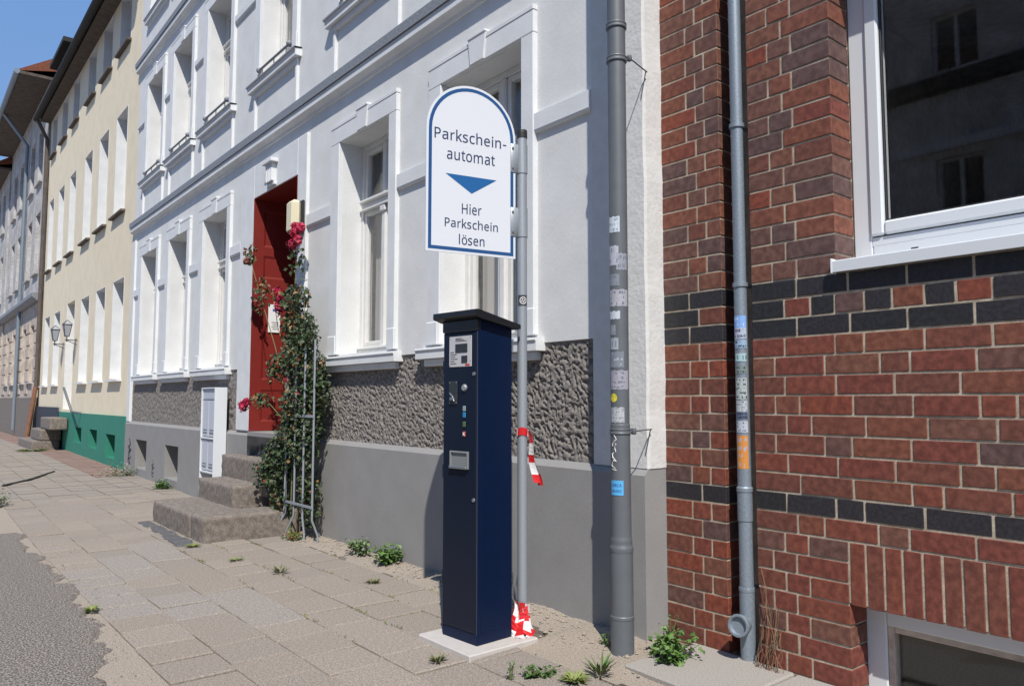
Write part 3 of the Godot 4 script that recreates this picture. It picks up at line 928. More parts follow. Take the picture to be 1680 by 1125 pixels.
func yellow_house() -> void:
	var h := thing("yellow_house", "three storey cream yellow house with dark green plinth and dark eaves", "house")
	var x0 := -24.45
	var x1 := -14.172
	var zf := -0.04
	var g := [[-15.72, -14.82], [-17.25, -16.37], [-18.84, -17.93], [-22.4, -21.5], [-23.95, -23.1]]
	var up := [[-15.93, -15.02], [-17.48, -16.6], [-19.05, -18.2], [-20.9, -20.1], [-22.5, -21.68], [-24.05, -23.3]]
	var holes := [[-20.6, -19.55, 1.02, 3.5]]
	for a in g:
		holes.append([a[0], a[1], 1.62, 3.44])
	for a in up:
		holes.append([a[0], a[1], 4.7, 6.65])
		holes.append([a[0], a[1], 7.9, 9.0])
	var st := mb()
	wall(st, x0, x1, 0.96, 9.3, zf, -0.38, holes)
	obj("wall", st, M.yellow, h)
	shell(h, x0, x1, 9.3, -0.38, M.grey_house)
	for a in g:
		simple_window(h, a[0], a[1], 1.62, 3.44, zf, M.white_trim, M.white_trim)
	for a in up:
		simple_window(h, a[0], a[1], 4.7, 6.65, zf, M.white_trim, M.soffit)
		simple_window(h, a[0], a[1], 7.9, 9.0, zf, M.white_trim, M.soffit)
	var cellar := [[-18.72, -18.0, 0.34, 0.66], [-17.18, -16.44, 0.3, 0.66], [-15.66, -14.9, 0.2, 0.62]]
	st = mb()
	wall(st, x0, x1 - 0.002, -0.2, 0.958, 0.0, -0.38, cellar)
	obj("plinth", st, M.green, h)
	for c in cellar:
		st = mb()
		bars(st, c[0], c[1], c[2], c[3], -0.34, -0.28, 0.04)
		var cw := obj("cellar_window", st, M.green, h)
		pane(cw, c[0] + 0.03, c[1] - 0.03, c[2] + 0.03, c[3] - 0.03, -0.31)
	# door: white with reveal
	st = mb()
	box(st, Vector3(-20.6, 1.02, -0.3), Vector3(-19.55, 3.5, -0.25))
	for r in [[-20.5, -20.1, 1.15, 1.9], [-20.05, -19.65, 1.15, 1.9], [-20.5, -20.1, 2.0, 3.0], [-20.05, -19.65, 2.0, 3.0]]:
		bars(st, r[0], r[1], r[2], r[3], -0.25, -0.225, 0.05)
	box(st, Vector3(-20.6, 1.02, -0.249), Vector3(-20.585, 3.5, -0.036))
	box(st, Vector3(-19.565, 1.02, -0.249), Vector3(-19.55, 3.5, -0.036))
	var d := obj("door", st, M.timber_white, h)
	st = mb()
	tube(st, [Vector3(-19.75, 2.0, -0.25), Vector3(-19.75, 2.0, -0.19), Vector3(-19.87, 2.0, -0.19)], 0.012, 0.012, 8)
	obj("door_handle", st, M.steel, d)
	# eaves and roof
	st = mb()
	sweep_x(st, [Vector2(-0.3, 9.02), Vector2(0.22, 9.02), Vector2(0.22, 9.1), Vector2(-0.3, 9.3)], x0 - 0.1, x1)
	obj("soffit", st, M.soffit, h)
	st = mb()
	sweep_x(st, [Vector2(0.2, 9.1), Vector2(0.3, 9.12), Vector2(-4.5, 13.4), Vector2(-9.3, 9.3), Vector2(-9.3, 9.15)], x0 - 0.1, x1)
	var rf := obj("roof", st, M.roof_dark, h)
	st = mb()
	for x in [-23.2]:
		box(st, Vector3(x - 0.9, 9.4, -1.6), Vector3(x + 0.9, 10.5, -0.1))
		box(st, Vector3(x - 1.1, 10.5, -1.8), Vector3(x + 1.1, 10.62, 0.08))
	obj("dormer", st, M.roof_dark, rf)
	st = mb()
	tube(st, [Vector3(x0 - 0.1, 9.06, 0.32), Vector3(x1, 9.06, 0.32)], 0.075, 0.075, 10)
	obj("gutter", st, M.roof_dark, h)
	st = mb()
	tube(st, [Vector3(x0 + 0.06, 9.0, 0.3), Vector3(x0 + 0.06, 8.5, 0.05), Vector3(x0 + 0.06, 1.5, 0.05)], 0.05, 0.05, 10)
	obj("downpipe", st, M.soffit, h)

func far_house(called: String, label: String, x0: float, x1: float, top: float, zf: float, wins: Array, low: Material, upm: Material, overhang: float) -> void:
	var h := thing(called, label, "house")
	var hl := []
	var hu := []
	for x in wins:
		hl.append([x, x + 0.95, 1.75, 3.4])
		hu.append([x, x + 0.95, 4.9, 6.7])
		hu.append([x, x + 0.95, 7.6, 9.2])
	var st := mb()
	wall(st, x0, x1, 1.3, 4.0, zf, zf - 0.35, hl)
	# grooves between the courses of the rusticated ground floor
	obj("wall", st, low, h)
	st = mb()
	for k in 6:
		for p in wins.size() + 1:
			var a: float = x0 if p == 0 else wins[p - 1] + 0.97
			var b: float = x1 if p == wins.size() else wins[p] - 0.02
			if b - a > 0.1:
				cbox(st, Vector3(a + 0.01, 1.4 + k * 0.36, zf - 0.02), Vector3(b - 0.01, 1.72 + k * 0.36, zf + 0.03), 0.015)
	obj("rustication", st, low, h)
	st = mb()
	wall(st, x0, x1, 4.25, top, zf, zf - 0.35, hu)
	obj("upper_wall", st, upm, h)
	st = mb()
	sweep_x(st, [Vector2(zf - 0.3, 4.0), Vector2(zf + 0.1, 4.0), Vector2(zf + 0.22, 4.1), Vector2(zf + 0.22, 4.2), Vector2(zf - 0.3, 4.25)], x0, x1)
	obj("string_course", st, M.zinc_dark, h)
	st = mb()
	box(st, Vector3(x0, -0.2, zf - 0.35), Vector3(x1, 1.3, zf + 0.06))
	obj("plinth", st, M.sandstone, h)
	shell(h, x0, x1, top, zf - 0.35, upm)
	for x in wins:
		simple_window(h, x, x + 0.95, 1.75, 3.4, zf, null, upm)
		simple_window(h, x, x + 0.95, 4.9, 6.7, zf, null, upm)
		simple_window(h, x, x + 0.95, 7.6, 9.2, zf, null, upm)
	st = mb()
	sweep_x(st, [Vector2(zf - 0.3, top - 0.02), Vector2(zf + overhang, top - 0.02), Vector2(zf + overhang, top + 0.06), Vector2(zf - 0.3, top + 0.3)], x0 - 0.05, x1 + 0.05)
	obj("soffit", st, M.soffit, h)
	st = mb()
	sweep_x(st, [Vector2(zf + overhang, top + 0.06), Vector2(zf + overhang + 0.02, top + 0.1), Vector2(zf - 4.6, top + 3.6), Vector2(-9.3, top + 0.2), Vector2(-9.3, top + 0.1)], x0 - 0.05, x1 + 0.05)
	obj("roof", st, M.roof_red, h)
	st = mb()
	tube(st, [Vector3(x0 - 0.05, top + 0.03, zf + overhang + 0.07), Vector3(x1 + 0.06, top + 0.03, zf + overhang + 0.07)], 0.075, 0.075, 10)
	obj("gutter", st, M.zinc, h)
	st = mb()
	tube(st, [Vector3(x1 - 3.9, top, zf + overhang), Vector3(x1 - 3.9, top - 0.9, zf + 0.08), Vector3(x1 - 3.9, 0.3, zf + 0.1)], 0.055, 0.055, 10)
	obj("downpipe", st, M.zinc, h)

# the terrace on the other side of the street, mirrored in the panes
func opposite_house() -> void:
	var h := thing("terraced_house", "grey plastered terrace across the street, mirrored in the brick house window", "house", Vector3(0, 0, 10.0))
	var st := mb()
	var holes := []
	var xs := []
	var x := -11.7
	while x < 2.0:
		xs.append(x)
		x += 2.1
	for a in xs:
		for y in [1.3, 3.95, 6.9]:
			holes.append([a, a + 0.75, y, y + 1.42 if y < 6.5 else y + 1.0])
	wall(st, -12.5, 3.6, -0.2, 9.2, 0.3, 0.0, holes)
	obj("wall", st, M.shade_house, h)
	st = mb()
	sweep_x(st, [Vector2(-0.12, 6.55), Vector2(0.0, 6.5), Vector2(0.0, 6.85), Vector2(-0.14, 6.8)], -12.5, 3.6)
	obj("string_course", st, M.roof_dark, h)
	st = mb()
	sweep_x(st, [Vector2(-0.08, 5.5), Vector2(0.0, 5.48), Vector2(0.0, 5.66), Vector2(-0.08, 5.64)], -12.5, 3.6)
	obj("string_course", st, M.white_trim, h)
	for a in xs:
		for y in [1.3, 3.95, 6.9]:
			var y1: float = y + 1.42 if y < 6.5 else y + 1.0
			var f := mb()
			bars(f, a, a + 0.75, y, y1, 0.1, 0.16, 0.05)
			box(f, Vector3(a + 0.345, y + 0.05, 0.1), Vector3(a + 0.405, y1 - 0.05, 0.155))
			var w := obj("window", f, M.timber_white, h)
			var p := mb()
			Q(p, Vector3(a + 0.04, y + 0.04, 0.13), Vector3(a + 0.71, y + 0.04, 0.13), Vector3(a + 0.71, y1 - 0.04, 0.13), Vector3(a + 0.04, y1 - 0.04, 0.13), Vector3.FORWARD)
			obj("pane", p, M.glass, w)
	st = mb()
	box(st, Vector3(-12.5, -0.2, 8.7), Vector3(3.6, 9.2, 9.0))
	box(st, Vector3(-12.5, -0.2, 0.301), Vector3(-12.2, 9.2, 8.7))
	box(st, Vector3(3.3, -0.2, 0.301), Vector3(3.6, 9.2, 8.7))
	for y in [0.5, 3.3, 6.2, 9.0]:
		box(st, Vector3(-12.2, y, 0.301), Vector3(3.3, y + 0.2, 8.7))
	obj("side_walls", st, M.shade_house, h)
	st = mb()
	sweep_x(st, [Vector2(-0.3, 9.2), Vector2(-0.3, 9.35), Vector2(4.5, 12.2), Vector2(9.2, 9.35), Vector2(9.2, 9.2)], -12.5, 3.6)
	obj("roof", st, M.roof_red, h)

# ------------------------------------------------------------------ ground
func gy(x: float) -> float:
	return clampf((-10.0 - x) * 0.012, 0.0, 0.11)

func ground() -> void:
	var st := mb()
	Q(st, Vector3(-200, -0.06, -200), Vector3(200, -0.06, -200), Vector3(200, -0.06, 200), Vector3(-200, -0.06, 200), Vector3.UP)
	structure(obj("ground", st, M.sand, self))
	st = mb()
	Q(st, Vector3(-90, -0.03, 3.6), Vector3(30, -0.03, 3.6), Vector3(30, -0.03, 8.0), Vector3(-90, -0.03, 8.0), Vector3.UP)
	structure(obj("road", st, M.road, self))
	st = mb()
	box(st, Vector3(-90, -0.1, 8.0), Vector3(30, 0.08, 9.99))
	structure(obj("far_pavement", st, M.slab_grey, self))
	# asphalt strip beside the slabs, its edge crumbled
	var n := FastNoiseLite.new()
	n.seed = 3
	n.frequency = 0.9
	n.fractal_octaves = 4
	var edge := func(x: float) -> float:
		var e := 2.1 + 0.1 * n.get_noise_2d(x * 2.2, 0.0) + 0.09 * n.get_noise_2d(x * 7.0, 9.0)
		if x > -4.9:
			e += (x + 4.9) * 0.17
		if x < -8.6:
			e += 0.3 + (-8.6 - x) * 0.05
		return e
	st = mb()
	var x := -40.0
	while x < 4.0:
		var w := 0.04 if x > -11.0 else 0.25
		var y := gy(x)
		var a: float = edge.call(x)
		var b: float = edge.call(x + w)
		Q(st, Vector3(x, y + 0.002, a + 0.03), Vector3(x + w, gy(x + w) + 0.002, b + 0.03), Vector3(x + w, gy(x + w) + 0.004, 3.4), Vector3(x, y + 0.004, 3.4), Vector3.UP)
		Q(st, Vector3(x, y - 0.012, a), Vector3(x + w, gy(x + w) - 0.012, b), Vector3(x + w, gy(x + w) + 0.002, b + 0.03), Vector3(x, y + 0.002, a + 0.03), Vector3.UP)
		x += w
	structure(obj("asphalt_strip", st, M.asphalt, self))
	st = mb()
	x = -40.0
	while x < 8.0:
		cbox(st, Vector3(x + 0.004, -0.2, 3.4), Vector3(x + 0.996, gy(x) + 0.004, 3.56), 0.012)
		x += 1.0
	structure(obj("kerb", st, M.concrete, self))
	# bed of sand under the slabs
	st = mb()
	x = -40.0
	while x < 4.0:
		Q(st, Vector3(x, gy(x) - 0.012, -0.5), Vector3(x + 0.5, gy(x + 0.5) - 0.012, -0.5), Vector3(x + 0.5, gy(x + 0.5) - 0.012, 3.42), Vector3(x, gy(x) - 0.012, 3.42), Vector3.UP)
		x += 0.5
	structure(obj("sand_bed", st, M.sand, self))
	# slabs
	var pv := Node3D.new()
	pv.name = "pavement"
	add_child(pv)
	structure(pv)
	var zl := [2.07, 1.77, 1.47, 1.16, 0.86, 0.56, 0.27, -0.02]
	var meshes := {}
	var fars := [mb(), mb(), mb()]
	for r in zl.size() - 1:
		var zc: float = (zl[r] + zl[r + 1]) / 2
		var dz: float = zl[r] - zl[r + 1]
		x = -34.0 + 0.155 * (r % 2) + [0.0, 0.06, 0.02, 0.1, 0.0, 0.04, 0.0][r]
		while x < 3.0:
			var cx := x + 0.15
			var drift := 0.0 if cx > -8.0 else (-8.0 - cx) * 0.02
			if cx > -3.5 and cx < -1.5 and zc < 0.5 or cx > -8.55 and cx < -6.9 and zc < 0.92 or cx > -7.0 and zc < 0.14:
				x += 0.31
				continue
			var grey: bool = r == 0 and cx > -6.5 and cx < -4.9 or r == 1 and (cx > -6.9 and cx < -5.9 or cx > -5.2 and cx < -4.6) or r == 2 and cx > -5.2 and cx < -4.2 or r == 2 and cx > -7.3 and cx < -6.5
			if cx > -11.2 and cx < -1.4:
				var v := rng.randi() % 4
				var key := "%d/%d" % [r, v]
				if not meshes.has(key):
					var s := mb()
					cbox(s, Vector3(-0.1505, -0.05, -dz / 2 + 0.0045), Vector3(0.1505, 0.0, dz / 2 - 0.0045), 0.006, 0.003)
					s.generate_normals()
					meshes[key] = s.commit()
				var o := inst("slab", meshes[key], M.slab_grey if grey else M.slabs[rng.randi() % M.slabs.size()], pv)
				o.position = Vector3(cx, gy(cx) + rng.randf_range(-0.005, 0.005), zc - drift * (1.0 if r < 2 else 0.3))
				o.rotation = Vector3(rng.randf_range(-0.008, 0.008), rng.randf_range(-0.006, 0.006), rng.randf_range(-0.008, 0.008))
			else:
				var q: int = 2 if cx < -13.5 and r >= 5 else rng.randi() % 2
				var yy := gy(cx) + rng.randf_range(-0.004, 0.004)
				box(fars[q], Vector3(cx - 0.151, yy - 0.05, zc - dz / 2 + 0.005), Vector3(cx + 0.151, yy, zc + dz / 2 - 0.005))
			x += 0.31
	for i in 3:
		stuff(obj("far_slabs", fars[i], [M.slabs[0], M.slabs[3], M.slab_pink][i], pv))
	# dark cobbles at the foot of the steps
	for c in [[-8.42, 1.02, 0.16, 0.13], [-8.22, 1.03, 0.17, 0.13], [-8.02, 1.01, 0.15, 0.12], [-7.84, 1.03, 0.16, 0.13], [-7.64, 1.02, 0.18, 0.14], [-7.42, 1.04, 0.19, 0.15], [-7.18, 1.04, 0.2, 0.16], [-6.98, 1.06, 0.14, 0.15]]:
		st = mb()
		cbox(st, Vector3(c[0] - c[2] / 2, -0.06, c[1] - c[3] / 2), Vector3(c[0] + c[2] / 2, 0.014, c[1] + c[3] / 2), 0.016, 0.006)
		obj("cobble", st, M.cobble, pv)
	# concrete patch before the brick house
	st = mb()
	cbox(st, Vector3(-2.52, -0.06, -0.17), Vector3(-1.95, 0.012, 0.36), 0.008, 0.006)
	cbox(st, Vector3(-1.94, -0.06, -0.17), Vector3(-0.6, 0.008, 0.36), 0.008, 0.006)
	obj("concrete_patch", st, M.concrete, pv)
	# iron channel across the slabs
	st = mb()
	tube(st, [Vector3(-12.85, 0.045, 1.82), Vector3(-13.5, 0.052, 1.42), Vector3(-14.6, 0.063, 0.95)], 0.018, 0.018, 6)
	obj("drain_channel", st, M.black_metal, pv)
	# sandy mound along the wall
	st = mb(true)
	var f := FastNoiseLite.new()
	f.seed = 21
	f.frequency = 2.4
	f.fractal_octaves = 5
	var hgt := func(px: float, pz: float) -> float:
		var near := clampf(1.0 - pz / (0.24 + 0.12 * f.get_noise_2d(px * 0.7, 4.0) + (0.3 if px > -3.1 else 0.0)), 0.0, 1.0)
		var e := clampf(minf(px + 7.0, -2.36 - px) / 0.15, 0.0, 1.0)
		return -0.012 + near * e * (0.03 + 0.02 * f.get_noise_2d(px, pz)) + 0.006 * f.get_noise_2d(px * 6.0, pz * 6.0) * near
	var nx := 190
	var nz := 26
	for i in nx:
		for j in nz:
			var xa := lerpf(-7.0, -2.36, float(i) / nx)
			var xb := lerpf(-7.0, -2.36, float(i + 1) / nx)
			var za := lerpf(-0.1, 0.75, float(j) / nz)
			var zb := lerpf(-0.1, 0.75, float(j + 1) / nz)
			Q(st, Vector3(xa, hgt.call(xa, za), za), Vector3(xb, hgt.call(xb, za), za), Vector3(xb, hgt.call(xb, zb), zb), Vector3(xa, hgt.call(xa, zb), zb), Vector3.UP)
	var mound := obj("sand", st, M.sand, self)
	structure(mound)
	# pebbles strewn on it
	st = mb()
	for i in 900:
		var px := rng.randf_range(-6.9, -2.4)
		var pz := absf(rng.randfn(0.0, 0.09)) + 0.01
		if px > -3.2:
			pz = absf(rng.randfn(0.0, 0.18)) + 0.01
		var r := rng.randf_range(0.004, 0.011) * (1.5 if rng.randf() < 0.1 else 1.0)
		var c := Vector3(px, maxf(hgt.call(px, pz), -0.004) + r * 0.3, pz)
		pebble(st, c, r)
	var pb := obj("gravel", st, M.pebble, self)
	stuff(pb)
	tag(pb, "small pale pebbles strewn along the foot of the grey plinth", "gravel")
	st = mb()
	for i in 500:
		var px := rng.randf_range(-7.5, -3.2)
		var pz: float = edge.call(px) + rng.randfn(0.0, 0.12)
		pebble(st, Vector3(px, 0.0, pz), rng.randf_range(0.003, 0.007))
	pb = obj("grit", st, M.pebble, self)
	stuff(pb)
	tag(pb, "loose grit along the crumbled edge of the asphalt", "gravel")

func pebble(st: SurfaceTool, c: Vector3, r: float) -> void:
	var s := Vector3(r * rng.randf_range(0.8, 1.4), r * rng.randf_range(0.5, 0.8), r * rng.randf_range(0.8, 1.3))
	var v := [Vector3(s.x, 0, 0), Vector3(-s.x, 0, 0), Vector3(0, s.y, 0), Vector3(0, -s.y, 0), Vector3(0, 0, s.z), Vector3(0, 0, -s.z)]
	for i in [0, 1]:
		for j in [2, 3]:
			for k in [4, 5]:
				T(st, c + v[i], c + v[j], c + v[k], v[i] + v[j] + v[k])

# ------------------------------------------------------------------ pipes
func downpipe_grey() -> void:
	var c := Vector3(-2.66, 0, 0.21)
	var h := thing("downpipe", "thick grey rain pipe with torn stickers on the white house corner", "rain pipe", c)
	var st := mb()
	lathe(st, Vector3.ZERO, [Vector2(0.0, -0.1), Vector2(0.058, -0.1), Vector2(0.058, 0.165), Vector2(0.06, 0.17), Vector2(0.06, 0.182), Vector2(0.057, 0.187), Vector2(0.057, 0.49), Vector2(0.059, 0.5), Vector2(0.059, 0.515), Vector2(0.054, 0.53), Vector2(0.054, 0.55), Vector2(0.051, 0.57), Vector2(0.0495, 1.05), Vector2(0.0495, 1.12), Vector2(0.047, 1.13), Vector2(0.047, 10.2), Vector2(0.0, 10.2)], 32)
	obj("pipe", st, M.pipe_grey, h)
	for y in [0.52, 1.09, 3.02, 3.2, 5.6, 8.0]:
		st = mb()
		lathe(st, Vector3(0, y, 0), [Vector2(0.046, -0.014), Vector2(0.0535, -0.014), Vector2(0.055, -0.009), Vector2(0.0525, -0.003), Vector2(0.0525, 0.003), Vector2(0.055, 0.009), Vector2(0.0535, 0.014), Vector2(0.046, 0.014)], 32)
		if y > 0.6 and y != 3.2:
			cbox(st, Vector3(0.048, y - 0.016, -0.045), Vector3(0.07, y + 0.016, -0.025), 0.003)
			tube(st, [Vector3(0.06, y, -0.035), Vector3(0.0, y + 0.004, -0.24)], 0.004, 0.004, 6)
			tube(st, [Vector3(0.002, y + 0.004, -0.228), Vector3(-0.04, y - 0.13, -0.235)], 0.003, 0.003, 6)
		obj("clamp", st, M.pipe_grey, h)
	# stickers, angle measured from +z towards +x; the camera sits at about 43 degrees
	var P := Color(0.62, 0.65, 0.69)
	var I := Color(0.42, 0.45, 0.5)
	var S := [
		[2.1, 2.18, -0.5, 0.9, 0, Color(0.78, 0.82, 0.86), Color(0.5, 0.55, 0.6), 3, 0.6],
		[1.93, 2.03, -0.55, 0.75, 1, Color(0.7, 0.71, 0.76), I, 2, 0.3],
		[1.905, 1.99, 0.5, 1.75, 2, Color(0.58, 0.6, 0.65), I, 2, 0.5],
		[1.825, 1.885, -0.45, 0.8, 3, Color(0.5, 0.53, 0.57), I, 2, 0.4],
		[1.72, 1.805, -0.4, 1.8, 4, Color(0.66, 0.66, 0.7), I, 3, 0.4],
		[1.655, 1.695, -0.55, 0.85, 5, Color(0.75, 0.78, 0.82), P, 1, 0.3],
		[1.575, 1.625, -0.4, 0.35, 6, Color(0.55, 0.58, 0.62), I, 2, 0.5],
		[1.5, 1.56, -0.45, 0.65, 7, Color(0.62, 0.65, 0.68), I, 1, 0.5],
		[1.41, 1.49, -0.45, 1.2, 8, Color(0.45, 0.48, 0.52), Color(0.66, 0.69, 0.73), 3, 0.4],
		[1.3, 1.395, -0.4, 1.8, 9, Color(0.63, 0.62, 0.67), I, 4, 0.5],
		[1.135, 1.21, -0.4, 1.2, 10, Color(0.7, 0.72, 0.74), Color(0.45, 0.47, 0.5), 5, 0.6],
	]
	for s in S:
		st = mb()
		patch(st, Vector3.ZERO, 0.0482 if s[0] > 1.13 else 0.0505, s[2], s[3], s[0], s[1], 0.003)
		obj("sticker", st, label_mat(100 + s[4], s[5], s[6], s[7], s[8]), h)
	st = mb()
	for k in 20:
		var q := []
		for t in [TAU * k / 20.0, TAU * (k + 1) / 20.0]:
			var an: float = 0.02 + cos(t) * 0.021 / 0.0484
			q.append(Vector3(sin(an), 0, cos(an)) * 0.0484 + Vector3.UP * (1.258 + sin(t) * 0.022))
		T(st, Vector3(sin(0.02), 0, cos(0.02)) * 0.0484 + Vector3.UP * 1.258, q[0], q[1], Vector3(0, 0, 1))
	obj("sticker", st, mat(Color(0.62, 0.55, 0.05), 0.5), h).set_meta("label", "round yellow sticker")
	# white sprayed scrawl
	st = mb()
	var sr := RandomNumberGenerator.new()
	sr.seed = 12
	for k in 4:
		var pts := []
		var y := 0.9 + k * 0.042
		for i in 7:
			var t: float = 0.05 + sr.randf_range(-0.32, 0.32)
			pts.append(Vector3(sin(t), 0, cos(t)) * 0.0506 + Vector3.UP * (y + 0.008 * i + sr.randf_range(-0.01, 0.01)))
		tube(st, pts, 0.0026, 0.0017, 5)
	obj("scrawl", st, M.paper, h)
	st = mb()
	patch(st, Vector3.ZERO, 0.0522, -0.35, 1.0, 0.775, 0.848)
	var bl := obj("sticker", st, mat(Color(0.1, 0.42, 0.75), 0.4), h)
	bl.set_meta("label", "light blue sticker with dark lettering")
	curved_text(bl, "ORCA", 0.0526, 0.33, 0.824, 0.0145, M.ink_blue)
	curved_text(bl, "MUSIC", 0.0526, 0.33, 0.796, 0.0125, M.ink_blue)

# lettering bent round a pipe of radius r, centred on angle a and height y
func curved_text(parent: Node, words: String, r: float, a: float, y: float, tall: float, m: Material) -> void:
	var t := TextMesh.new()
	var f := SystemFont.new()
	f.font_names = PackedStringArray(["Droid Sans"])
	f.font_weight = 700
	t.font = f
	t.text = words
	t.font_size = 32
	t.pixel_size = 0.01
	t.depth = 0.02
	var arr := t.get_mesh_arrays()
	var bb := t.get_aabb()
	var k := tall / bb.size.y
	var v: PackedVector3Array = arr[Mesh.ARRAY_VERTEX]
	var nn: PackedVector3Array = arr[Mesh.ARRAY_NORMAL]
	for i in v.size():
		var p := (v[i] - bb.get_center()) * k
		var an := a + p.x / r
		v[i] = Vector3(sin(an), 0, cos(an)) * (r + p.z * 0.5) + Vector3.UP * (y + p.y)
		nn[i] = Vector3(sin(an), 0, cos(an))
	arr[Mesh.ARRAY_VERTEX] = v
	arr[Mesh.ARRAY_NORMAL] = nn
	arr[Mesh.ARRAY_TANGENT] = null
	var am := ArrayMesh.new()
	am.add_surface_from_arrays(Mesh.PRIMITIVE_TRIANGLES, arr)
	inst("lettering", am, m, parent)

func downpipe_zinc() -> void:
	var c := Vector3(-2.195, 0, -0.165)
	var h := thing("downpipe", "slim zinc rain pipe with round cleanout, in the slot of the brick house", "rain pipe", c)
	var st := mb()
	lathe(st, Vector3.ZERO, [Vector2(0.0, -0.1), Vector2(0.036, -0.1), Vector2(0.036, 0.33), Vector2(0.038, 0.335), Vector2(0.038, 0.345), Vector2(0.0335, 0.35), Vector2(0.0325, 0.66), Vector2(0.036, 0.665), Vector2(0.036, 0.8), Vector2(0.039, 0.805), Vector2(0.039, 0.822), Vector2(0.033, 0.83), Vector2(0.031, 1.8), Vector2(0.035, 1.805), Vector2(0.035, 1.82), Vector2(0.03, 1.825), Vector2(0.03, 8.9), Vector2(0.0, 8.9)], 28)
	obj("pipe", st, M.zinc, h)
	for y in [0.34, 1.815, 2.62, 3.4, 5.6]:
		st = mb()
		lathe(st, Vector3(0, y, 0), [Vector2(0.03, -0.012), Vector2(0.0375, -0.01), Vector2(0.0375, 0.01), Vector2(0.03, 0.012)], 28)
		cbox(st, Vector3(-0.01, y - 0.008, -0.19), Vector3(0.01, y + 0.008, -0.034), 0.002)
		obj("clamp", st, M.zinc, h)
	# round cleanout facing the street
	st = mb()
	lathe(st, Vector3.ZERO, [Vector2(0.0, 0.012), Vector2(0.036, 0.012), Vector2(0.042, 0.03), Vector2(0.05, 0.03), Vector2(0.053, 0.024), Vector2(0.05, 0.0), Vector2(0.036, -0.03), Vector2(0.03, -0.06), Vector2(0.0, -0.06)], 28)
	var o := obj("cleanout", st, M.zinc, h)
	o.position = Vector3(0.012, 0.185, 0.075)
	o.rotation = Vector3(deg_to_rad(82), deg_to_rad(8), 0)
	var S := [
		[1.6, 1.66, -0.6, 1.4, Color(0.45, 0.62, 0.85), Color(0.8, 0.85, 0.9), 2, 0.5],
		[1.545, 1.6, -0.6, 1.4, Color(0.72, 0.76, 0.82), Color(0.06, 0.08, 0.25), 2, 0.7],
		[1.5, 1.54, -0.6, 1.4, Color(0.6, 0.7, 0.8), Color(0.15, 0.25, 0.3), 2, 0.5],
		[1.435, 1.475, -0.5, 1.3, Color(0.66, 0.76, 0.78), Color(0.3, 0.45, 0.5), 1, 0.3],
		[1.375, 1.415, -0.5, 1.3, Color(0.5, 0.55, 0.55), Color(0.15, 0.2, 0.2), 2, 0.7],
		[1.25, 1.355, -0.5, 1.3, Color(0.68, 0.72, 0.72), Color(0.12, 0.14, 0.16), 5, 0.6],
		[1.19, 1.245, -0.5, 1.3, Color(0.7, 0.73, 0.75), Color(0.3, 0.3, 0.35), 4, 0.6],
		[1.155, 1.19, -0.5, 1.3, Color(0.35, 0.4, 0.5), Color(0.03, 0.04, 0.09), 2, 0.8],
		[1.09, 1.145, -0.5, 1.3, Color(0.72, 0.74, 0.78), Color(0.35, 0.38, 0.45), 3, 0.5],
		[0.915, 1.075, -0.5, 1.3, Color(0.8, 0.5, 0.18), Color(0.6, 0.66, 0.78), 4, 0.5],
	]
	for i in S.size():
		var s: Array = S[i]
		st = mb()
		patch(st, Vector3.ZERO, 0.0337, s[2], s[3], s[0], s[1])
		obj("sticker", st, label_mat(200 + i, s[4], s[5], s[6], s[7]), h)

